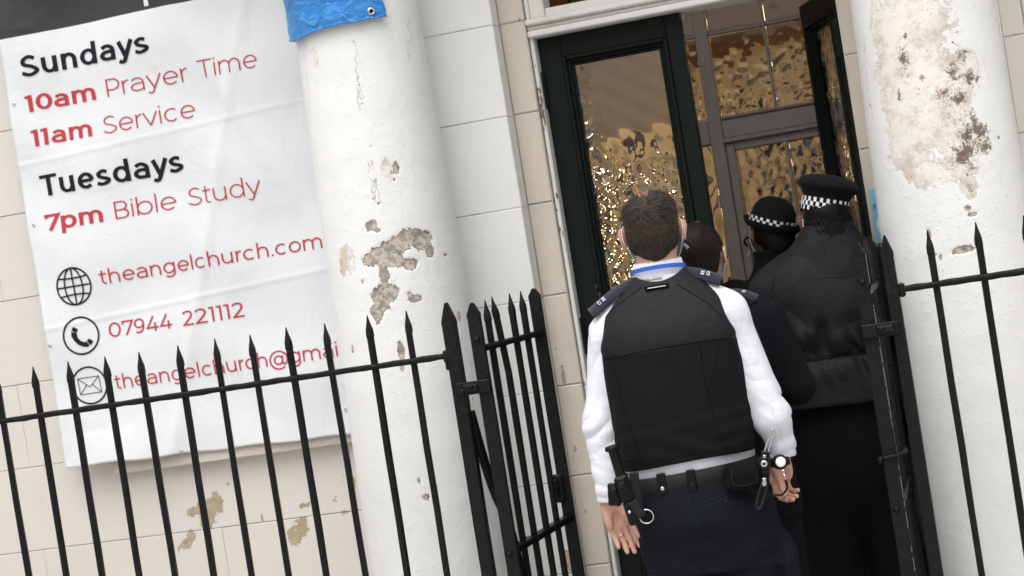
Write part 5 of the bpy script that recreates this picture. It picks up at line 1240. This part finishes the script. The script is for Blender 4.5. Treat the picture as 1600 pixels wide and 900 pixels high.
# pouch
pm = MB(); Pu = SDF((.08, -.24, .91), (.24, -.06, 1.05), .003)
Pu.ell((.146, -.155, .982), (.047, .028, .036), .01); Pu.cap((.112, -.150, 1.002), .020, (.178, -.140, 1.000), .020, .012); Pu.cap((.112, -.150, .962), .022, (.172, -.145, .958), .021, .012)
pf = sines(51, 90, 6); Pu.fold(lambda x, y, z: .0016*pf(x, y, z)+.0018*np.exp(-((z-.972+.0)/.003)**2)*(x > .115))
pme = Pu.mesh(); pou = obj('glove_pouch', pme, KNIT, p1, True); pb = bvh(pme); seam(pb, [(.118, 1.005), (.114, .985), (.118, .962), (.15, .957), (.178, .962), (.183, .985)], .0014, 'flap_piping', SEAM2, pou)
# handcuffs, torch and straps on the right hip
hc_ = thing('handcuffs', '', ''); bpy.data.objects.remove(hc_)
def kit(name, loc, rot=(0, 0, 0)):
    o = bpy.data.objects.new(name, None); S.collection.objects.link(o); o.parent = p1; o.location = loc; o.rotation_euler = rot; return o
hk = kit('handcuffs', (.208, -.150, 1.008), (0, radians(9), 0))
m = MB(); m.lathe([(.0, -.014), (.017, -.014), (.020, -.010), (.020, .010), (.016, .014), (0, .014)], (0, 0, 0), 18, 0, Matrix.Rotation(pi/2, 4, 'X')); m.box(-.010, .014, -.012, .012, -.034, .034, .004); obj('cuff_body', m.mesh(), PLAST, hk)
m = MB(); P = curve_pts([(-.002, -.006, .02), (.004, -.006, .045), (.013, -.006, .070), (.020, -.006, .090), (.024, -.006, .095), (.027, -.006, .088), (.020, -.006, .064), (.013, -.006, .04), (.010, -.006, .02)], 6); m.tube([tuple(p) for p in P], .0026, 6); obj('cuff_arm', m.mesh(), STEEL, hk, True)
m = MB(); m.lathe([(.0, .003), (.006, .0035), (.009, .002), (.010, 0)], (.000, -.014, .0), 18, 0, Matrix.Rotation(pi/2, 4, 'X')); m.box(-.004, .005, -.017, -.010, .016, .024, .001); obj('lock_plate', m.mesh(), STEEL, hk, False)
bolt('key_hole', 0, -.0175, 0, .0036, hk, SEAM, .2)
m = MB(); P = curve_pts([(.004, -.008, -.036), (-.004, -.012, -.055), (-.014, -.012, -.085), (-.020, -.01, -.118), (-.010, -.01, -.122), (0, -.01, -.09), (.008, -.01, -.058)], 6); m.tube([tuple(p) for p in P], .0065, 6, sc=(1, .5)); obj('leather_strap', m.mesh(), LEATH, hk, True)
m = MB(); m.lathe([(.007, -.062), (.0085, -.052), (.006, -.045), (.0085, -.04)], (.0, -.012, 0), 10); obj('clip', m.mesh(), STEEL, hk, True)
tk = kit('torch', (.250, -.135, 1.003), (radians(-6), 0, radians(10)))
m = MB(); m.lathe([(.0, 0), (.0155, 0), (.0205, .004), (.0215, .012), (.020, .03), (.014, .05), (.013, .11)], (0, -.02, 0), 24, 0, Matrix.Rotation(-pi/2, 4, 'X')); obj('torch_body', m.mesh(), PLAST, tk, True)
m = MB(); m.lathe([(.0, .001), (.006, .003), (.0125, .002), (.0145, .0)], (0, -.0205, 0), 24, 0, Matrix.Rotation(pi/2, 4, 'X')); obj('torch_lens', m.mesh(), plain('frosted_lens', (.75, .75, .73), .2), tk, True)
m = MB(); m.tube([(.003, -.018, -.021), (.006, -.018, -.028), (.003, -.018, -.035), (-.001, -.018, -.028), (.003, -.018, -.021)], .0016, 6); m.tube([(.003, -.018, -.034), (.006, -.018, -.050)], .0024, 6); m2 = MB(); m2.tube(curve_pts([(.006, -.016, -.05), (.006, -.010, -.075), (-.012, -.006, -.09), (-.03, -.004, -.085)], 5), .005, 6, sc=(1, .6)); obj('swivel_clip', m.mesh(), STEEL, tk, True); obj('wrist_cord', m2.mesh(), LEATH, tk, True)
m = MB(); m.box(-.024, .028, -.012, .04, -.012, .012, .004); obj('belt_clip', m.mesh(), PLAST, tk)
boots(p1, .11, .04)
m = MB(); m.tube([(-.176, .02, 1.515), (-.188, .02, 1.54)], .006, 8); m.lathe([(.006, 1.535), (.0065, 1.56), (.004, 1.563)], (-.19, .02, 0), 8); obj('radio_aerial', m.mesh(), PLAST, p1, True)

# ================= woman with a low bun
p2 = thing('person', 'woman with dark hair in a low bun, behind the white shirted man', 'person', (-.955, .17, 0), radians(-5), 'police officers at the church door')
HC2 = (-.012, .02, 1.600)
B = SDF((-.28, -.18, 0), (.28, .2, 1.72), .007)
head(B, HC2, .87, nr=.048)
B.stack([(.84, 0, 0, .13, .09), (1.0, 0, 0, .12, .085), (1.3, 0, 0, .135, .09), (1.38, 0, 0, .12, .07), (1.42, 0, 0, .06, .05)], .03)
for q in (-1, 1): B.cap((q*.08, 0, .84), .07, (q*.09, .01, .45), .05, .02); B.cap((q*.09, .01, .45), .05, (q*.09, -.01, .08), .038, .02); B.ell((q*.09, .05, .04), (.03, .1, .03), .02)
obj('body', B.mesh(), SKIN2, p2, True)
Hh = SDF((-.14, -.17, 1.46), (.14, .14, 1.73), .0038)
Hh.ell((HC2[0], HC2[1]-.012, HC2[2]+.010), (.0745, .094, .0925), .01); Hh.ell((HC2[0], HC2[1]-.055, HC2[2]-.045), (.056, .046, .045), .02)
Hh.ell((HC2[0]-.040, HC2[1]-.100, HC2[2]-.058), (.038, .032, .030), .003)
bn = sines(61, 120, 6, (2, 1, .5)); Hh.fold(lambda x, y, z: .0012*bn(x, y, z)+.0012*np.sin(330*np.sqrt((x-HC2[0]+.03)**2+(z-HC2[2]+.052)**2)+6*x*40)*((y < HC2[1]-.09)))
Hh.cut(lambda x, y, z: (y-HC2[1]-.060)-(z-HC2[2]-.02)*1.2+0*x, .01)
for q in (-1, 1): Hh.cut(lambda x, y, z, q=q: np.minimum(np.minimum(y-(HC2[1]-.030), q*(x-HC2[0])-.045), (HC2[2]+.004)-z), .008)
hme = Hh.mesh(); hair = obj('hair', hme, HAIR2, p2, True)
pr, nr_ = sample(hme, 7000, 5); bc = np.array([HC2[0]-.040, HC2[1]-.105, HC2[2]-.058]); v = bc-pr; v /= np.linalg.norm(v, axis=1)[:, None]+1e-6
strands('hair_strands', pr, nr_, v, .022, .0007, HAIR2, hair, 2, .05, 3, .10)
for q in (-1, 1):
    m = MB(); m.tube(curve_pts([(HC2[0]+q*.079, HC2[1]-.018, HC2[2]+.01), (HC2[0]+q*.081, HC2[1]-.014, HC2[2]-.03), (HC2[0]+q*.074, HC2[1]+.02, HC2[2]-.05)], 5), .0014, 5); obj('mask_strap', m.mesh(), ELAST, p2, True)
mask(p2, HC2, .87, A=62)
jf = sines(71, 24, 7)
J = SDF((-.32, -.22, .86), (.34, .24, 1.54), .006)
J.stack([(.92, 0, 0, .175, .125), (1.1, 0, 0, .165, .12), (1.3, 0, 0, .180, .12), (1.38, 0, 0, .17, .10), (1.43, 0, 0, .115, .075), (1.47, 0, 0, .07, .06), (1.50, -.005, 0, .060, .056)], .02)
J.cap((-.165, 0, 1.385), .058, (-.215, 0, 1.16), .05, .03); J.cap((-.215, 0, 1.16), .05, (-.16, .16, 1.05), .04, .02)
J.cap((.165, 0, 1.385), .058, (.218, .01, 1.17), .052, .03); J.cap((.218, .01, 1.17), .052, (.10, .19, 1.15), .042, .02)
J.fold(lambda x, y, z: .003*jf(x, y, z)); jme = J.mesh(); obj('jacket', jme, DARKT, p2, True)
epaulette(p2, (.060, -.005, 1.476), (.145, -.01, 1.444), .04, [('33', .5, .016)], (.3, -.5, 1)); epaulette(p2, (-.055, -.015, 1.478), (-.165, -.02, 1.435), .05, None, (-.3, -.5, 1))
for sx, Mh in ((1, Matrix.Translation((.085, .22, 1.16)) @ Matrix.Rotation(radians(95), 4, 'X')), (-1, Matrix.Translation((-.145, .18, 1.045)) @ Matrix.Rotation(radians(75), 4, 'X'))):
    Hd = SDF((sx*.12-.12, .05, .95), (sx*.12+.12, .44, 1.26), .004); hand(Hd, Mh, -sx, (.5, .55, .6, .65)); obj('hand', Hd.mesh(), SKIN2, p2, True)
T2 = SDF((-.25, -.2, .06), (.25, .2, 1.0), .008); legs(T2, .94, .088, .165, .118, .088); T2.fold(lambda x, y, z: .003*tf(x, y, z)); obj('trousers', T2.mesh(), DARKT, p2, True); boots(p2, .10)

def checker(name, cx, cy, a, b, z0, z1, parent, tilt=(0, 0), n=46, rows=3, flare=0.0, th=.0022):
    "band of three rows of black and white squares"
    m = MB()
    for i in range(n):
        for j in range(rows):
            q = []
            for (ii, jj) in ((i, j), (i+1, j), (i+1, j+1), (i, j+1)):
                w = 2*pi*ii/n; t = jj/rows; k = 1+flare*t; x = a*cos(w)*k; y = b*sin(w)*k; q.append((cx+x*(1+th/a), cy+y*(1+th/b), z0+(z1-z0)*t+tilt[0]*x+tilt[1]*y))
            m.add(q, [(0, 1, 2, 3)], (i+j) % 2)
    me = m.mesh(); o = obj(name, me, [WPRINT, HATM], parent, False); md = o.modifiers.new('t', 'SOLIDIFY'); md.thickness = .0015; return o
# ================= officer in bowler hat
p3 = thing('person', 'police officer in a round bowler hat with a chequered band, nearest the inner door', 'person', (-.862, 1.12, .122), radians(30), 'police officers at the church door')
HC3 = (0, .0, 1.515)
B = SDF((-.26, -.18, 0), (.26, .2, 1.62), .008); head(B, HC3, .90, nr=.048)
B.stack([(.80, 0, 0, .13, .09), (1.0, 0, 0, .12, .085), (1.25, 0, 0, .135, .09), (1.31, 0, 0, .12, .07), (1.35, 0, 0, .06, .05)], .03)
for q in (-1, 1): B.cap((q*.08, 0, .8), .07, (q*.09, .01, .45), .05, .02); B.cap((q*.09, .01, .45), .05, (q*.09, -.01, .08), .038, .02); B.ell((q*.09, .05, .04), (.03, .1, .03), .02)
obj('body', B.mesh(), SKIN3, p3, True)
Hh = SDF((-.12, -.16, 1.36), (.12, .12, 1.62), .005); Hh.ell((0, -.014, 1.525), (.074, .09, .09), .01); Hh.ell((0, -.055, 1.47), (.05, .045, .05), .02)
Hh.cut(lambda x, y, z: (y-.035)-(z-1.525)*.7+0*x, .01); hme = Hh.mesh(); h3 = obj('hair', hme, HAIR3, p3, True); pr, nr_ = sample(hme, 1500, 7); strands('hair_strands', pr, nr_, np.tile([.3, 0, -1.0], (len(pr), 1)), .02, .002, HAIR3, h3, 6, .2, 3, .25)
hat = bpy.data.objects.new('bowler_hat', None); S.collection.objects.link(hat); hat.parent = p3; hat.location = (0, -.004, 1.532); hat.rotation_euler = (radians(14), radians(16), 0)
m = MB(); prof = [(.0005, .100), (.035, .098), (.064, .084), (.082, .056), (.088, .022), (.088, .0), (.098, -.004), (.105, .002), (.111, .013), (.113, .015), (.114, .012), (.106, -.003), (.098, -.010), (.080, -.008)]
m.lathe(prof, n=44, M=Matrix.Diagonal((.88, 1.08, 1, 1)), cap=False); obj('crown_and_brim', m.mesh(), HATM, hat, True)
checker('chequered_band', 0, 0, .0785, .0955, .000, .030, hat, n=44)
J = SDF((-.32, -.2, .78), (.32, .24, 1.46), .008)
J.stack([(.80, 0, 0, .19, .13), (1.0, 0, 0, .18, .125), (1.22, 0, 0, .19, .125), (1.31, 0, 0, .175, .10), (1.36, 0, 0, .11, .08), (1.40, 0, 0, .082, .078), (1.465, 0, -.005, .078, .076)], .02)
J.cap((-.17, 0, 1.31), .06, (-.215, 0, 1.08), .053, .03); J.cap((-.215, 0, 1.08), .05, (-.17, .14, .95), .043, .02); J.cap((.17, 0, 1.31), .06, (.215, 0, 1.08), .053, .03); J.cap((.215, 0, 1.08), .05, (.17, .14, .95), .043, .02)
J.fold(lambda x, y, z: .003*jf(x, y, z)); obj('jacket', J.mesh(), KNIT, p3, True)
for sx in (1, -1):
    Hd = SDF((sx*.17-.09, .08, .80), (sx*.17+.09, .36, 1.05), .005); hand(Hd, Matrix.Translation((sx*.165, .16, .94)) @ Matrix.Rotation(radians(60), 4, 'X'), -sx, (.5, .55, .6, .65)); obj('hand', Hd.mesh(), SKIN3, p3, True)
T2 = SDF((-.25, -.2, .06), (.25, .2, .95), .01); legs(T2, .90, .088, .165, .118, .088); obj('trousers', T2.mesh(), DARKT, p3, True); boots(p3, .10)
m = MB(); m.extrude([(-.078, .03, 1.455), (-.085, .045, 1.44), (-.08, .06, 1.44), (-.072, .045, 1.458)], (-.002, 0, .001)); obj('mask_corner', m.mesh(), MASKM, p3)
mask(p3, HC3, .90)

# ================= tall officer in peaked cap and waterproof jacket
p4 = thing('person', 'tall police officer in flat chequered cap and black waterproof jacket by the right gate', 'person', (-.668, .68, 0), radians(10), 'police officers at the church door')
HC4 = (.045, .01, 1.655)
B = SDF((-.27, -.2, 0), (.27, .22, 1.77), .007); head(B, HC4, .95, nr=.052)
B.stack([(.88, 0, 0, .14, .09), (1.1, 0, 0, .14, .09), (1.4, 0, 0, .14, .09), (1.46, 0, 0, .12, .07), (1.50, .01, 0, .06, .05)], .03)
for q in (-1, 1): B.cap((q*.09, 0, .88), .07, (q*.10, .01, .5), .05, .02); B.cap((q*.10, .01, .5), .05, (q*.10, -.01, .08), .038, .02); B.ell((q*.10, .05, .04), (.03, .1, .03), .02)
obj('body', B.mesh(), SKIN3, p4, True)
Hh = SDF((-.11, -.17, 1.48), (.18, .12, 1.76), .0045); Hh.ell((HC4[0], HC4[1]-.012, HC4[2]+.01), (.076, .094, .085), .01); Hh.ell((HC4[0], HC4[1]-.055, HC4[2]-.055), (.066, .05, .06), .02)
Hh.cap((HC4[0]-.03, HC4[1]-.075, HC4[2]-.05), .020, (HC4[0]-.025, HC4[1]-.065, HC4[2]-.10), .018, .012); Hh.cap((HC4[0]+.03, HC4[1]-.075, HC4[2]-.05), .020, (HC4[0]+.03, HC4[1]-.065, HC4[2]-.10), .018, .012)
hz_ = sines(81, 150, 5); Hh.fold(lambda x, y, z: .002*hz_(x, y, z)+.0022*np.sin(x*420+z*130)*(z < HC4[2]+.0))
Hh.cut(lambda x, y, z: (y-HC4[1]-.035)-(z-HC4[2])*.7+0*x, .01)
for q in (-1, 1): Hh.cut(lambda x, y, z, q=q: np.minimum(np.minimum(y-(HC4[1]-.030), q*(x-HC4[0])-.045), (HC4[2]-.01)-z), .008)
hme = Hh.mesh(); h4 = obj('hair', hme, HAIR3, p4, True)
pr, nr_ = sample(hme, 1500, 6, lambda V: (V[:, 2] < HC4[2]) & (V[:, 2] > HC4[2]-.035)); dd = np.tile([0, 0, -1.0], (len(pr), 1)); strands('hair_strands', pr, nr_, dd, .010, .002, HAIR3, h4, 4, .25, 3, .25)
m = MB(); m.tube(curve_pts([(HC4[0]-.078, HC4[1]-.02, HC4[2]+.005), (HC4[0]-.080, HC4[1]-.016, HC4[2]-.03), (HC4[0]-.073, HC4[1]+.02, HC4[2]-.05)], 5), .0014, 5); obj('mask_strap', m.mesh(), ELAST, p4, True)
mask(p4, HC4, .95)
cap = bpy.data.objects.new('flat_cap', None); S.collection.objects.link(cap); cap.parent = p4; cap.location = (HC4[0], HC4[1]-.004, 1.690); cap.rotation_euler = (radians(2), radians(18), radians(0)); cap.scale = (.92, .95, 1.06)
C_ = SDF((-.14, -.17, -.04), (.14, .2, .12), .0035); C_.stack([(-.020, 0, 0, .081, .098), (.02, 0, 0, .082, .099), (.030, 0, 0, .083, .101), (.040, 0, .004, .090, .110), (.052, 0, .008, .105, .127), (.064, 0, .010, .109, .131), (.074, 0, .010, .101, .122), (.086, 0, .008, .078, .097), (.093, 0, .008, .045, .06), (.095, 0, .008, .015, .02)], .004, n=2.0)
cf = sines(91, 40, 5); C_.fold(lambda x, y, z: .0012*cf(x, y, z)*(z > .04)+.0012*np.exp(-((z-.060)/.002)**2)*-1)
obj('cap_top', C_.mesh(), HATM, cap, True); checker('chequered_band', 0, 0, .0815, .0985, -.018, .022, cap, n=46, rows=3)
m = MB(); v = []
for i in range(17):
    a = radians(35+110*i/16); v += [(.082*cos(a), .098*sin(a), -.006), (.095*cos(a), .098*sin(a)+.055*sin(a)**2, -.026), (.095*cos(a), .098*sin(a)+.055*sin(a)**2, -.029), (.082*cos(a), .098*sin(a), -.010)]
m.add(v, [(i*4+j, (i+1)*4+j, (i+1)*4+(j+1) % 4, i*4+(j+1) % 4) for i in range(16) for j in range(4)]); obj('peak', m.mesh(), PLAST, cap, True)
kf = sines(95, 15, 7, (1, 1, .9)); kf2 = sines(96, 42, 7, (1, 1, .7))
J = SDF((-.37, -.26, 1.0), (.34, .26, 1.66), .0052)
J.stack([(1.05, 0, 0, .225, .165), (1.10, 0, 0, .222, .162), (1.18, 0, 0, .212, .150), (1.215, 0, 0, .200, .140), (1.26, 0, 0, .214, .152), (1.35, 0, 0, .215, .148), (1.44, 0, -.005, .212, .130), (1.50, .008, -.01, .192, .108), (1.545, .020, -.01, .155, .092), (1.585, .034, -.012, .108, .080), (1.635, .043, -.008, .078, .074)], .02)
J.cap((-.180, 0, 1.44), .064, (-.285, -.01, 1.25), .064, .03); J.cap((-.285, -.01, 1.25), .06, (-.19, .17, 1.13), .05, .02)
J.cap((.170, 0, 1.44), .062, (.205, .01, 1.22), .056, .03); J.cap((.205, .01, 1.22), .056, (.16, .18, 1.13), .05, .02)
def jk(x, y, z):
    g = np.exp(-((z-1.212)/.009)**2)*.005
    up = np.clip((z-1.212)/.02, 0, 1)*np.exp(-((z-1.25)/.06)**2); dn = np.clip((1.212-z)/.01, 0, 1)*np.exp(-((z-1.18)/.05)**2)
    th = x*1.0
    pu = (up+dn*.7)*(.006*np.sin(62*th+3*np.sin(th*21+z*14))+.003*np.sin(140*th+z*25))
    dv = .006*np.exp(-((x+.035-(z-1.3)*.25)/.020)**2)*np.exp(-((z-1.29)/.05)**2)+.006*np.exp(-((x-.065+(z-1.3)*.35)/.022)**2)*np.exp(-((z-1.285)/.045)**2)+.005*np.exp(-((x+.135-(z-1.3)*.3)/.018)**2)*np.exp(-((z-1.28)/.07)**2)
    return .0080*kf(x, y, z)+.0016*kf2(x, y, z)+g*1.6+pu*1.7+dv*2.1+.004*(1-2*np.abs(np.sin(19*(x*.6+z)+2.2*kf(x, y, z)*2)))*np.clip((z-1.25)/.1, 0, 1)
J.fold(jk)
J.cut(lambda x, y, z: np.where(z > 1.600, .068-np.sqrt((x-.043)**2+(y+.0)**2), -1.0), .003); J.cut(lambda x, y, z: 1.062-.02*x-z+0*y, .003)
jme = J.mesh(); jk_o = obj('jacket', jme, JACK, p4, True); jb = bvh(jme)
seam(jb, [(-.205, 1.425), (-.1, 1.455), (0, 1.465), (.1, 1.458), (.2, 1.43)], .0016, 'yoke_seam', SEAM2, jk_o); seam(jb, [(-.22, 1.077), (0, 1.079), (.22, 1.073)], .0012, 'hem_seam', SEAM2, jk_o)
seam(jb, [(-.150, 1.50), (-.168, 1.45), (-.175, 1.40), (-.178, 1.33)], .0013, 'sleeve_seam', SEAM, jk_o); seam(jb, [(.150, 1.49), (.165, 1.45), (.170, 1.38), (.172, 1.32)], .0013, 'sleeve_seam', SEAM, jk_o)
seam(jb, [(-.19, 1.212), (-.1, 1.2115), (0, 1.2125), (.1, 1.2115), (.19, 1.212)], .0016, 'waist_cord', SEAM, jk_o)
epaulette(jk_o, (.100, -.02, 1.572), (.215, -.02, 1.500), .055, None, (.35, -.45, 1), JACK); epaulette(jk_o, (-.06, -.02, 1.566), (-.205, -.02, 1.492), .055, None, (-.35, -.45, 1), JACK)
m = MB()
for i, t in enumerate((.55, .72, .86)):
    c = Vector((.100, -.03, 1.586)).lerp(Vector((.215, -.035, 1.514)), t); m.box(c.x-.004, c.x+.004, c.y-.006, c.y+.006, c.z-.002, c.z+.006, .002)
obj('collar_numerals', m.mesh(), plain('dull_brass', (.45, .33, .14), .4, metal=.8), jk_o)
m = MB(); hh = back_hit(jb, -.165, 1.375, .003)
if hh is not None: m.tube(curve_pts([(hh.x-.05, hh.y-.002, 1.39), (hh.x-.02, hh.y-.004, 1.378), (hh.x+.004, hh.y-.004, 1.376)], 5), .007, 6, sc=(1, .6)); obj('radio_lead', m.mesh(), PLAST, p4, True)
T2 = SDF((-.30, -.24, .06), (.30, .24, 1.12), .008); T2.stack([(.62, 0, 0, .10, .03), (.70, 0, 0, .165, .085), (.80, 0, 0, .187, .125), (.9, 0, 0, .190, .14), (1.10, 0, 0, .18, .13)], .02)
for q in (-1, 1): T2.cap((q*.088, 0, .86), .102, (q*.096, .01, .50), .088, .03); T2.cap((q*.10, .01, .50), .082, (q*.10, -.01, .13), .072, .03)
T2.fold(lambda x, y, z: .004*tf(x, y, z)); obj('trousers', T2.mesh(), DARKT, p4, True); boots(p4, .105)
for sx in (1, -1):
    Hd = SDF((sx*.16-.09, .1, .98), (sx*.15+.09, .42, 1.25), .005); hand(Hd, Matrix.Translation((sx*.152, .20, 1.12)) @ Matrix.Rotation(radians(75), 4, 'X'), -sx, (.5, .55, .6, .65)); obj('hand', Hd.mesh(), SKIN3, p4, True)
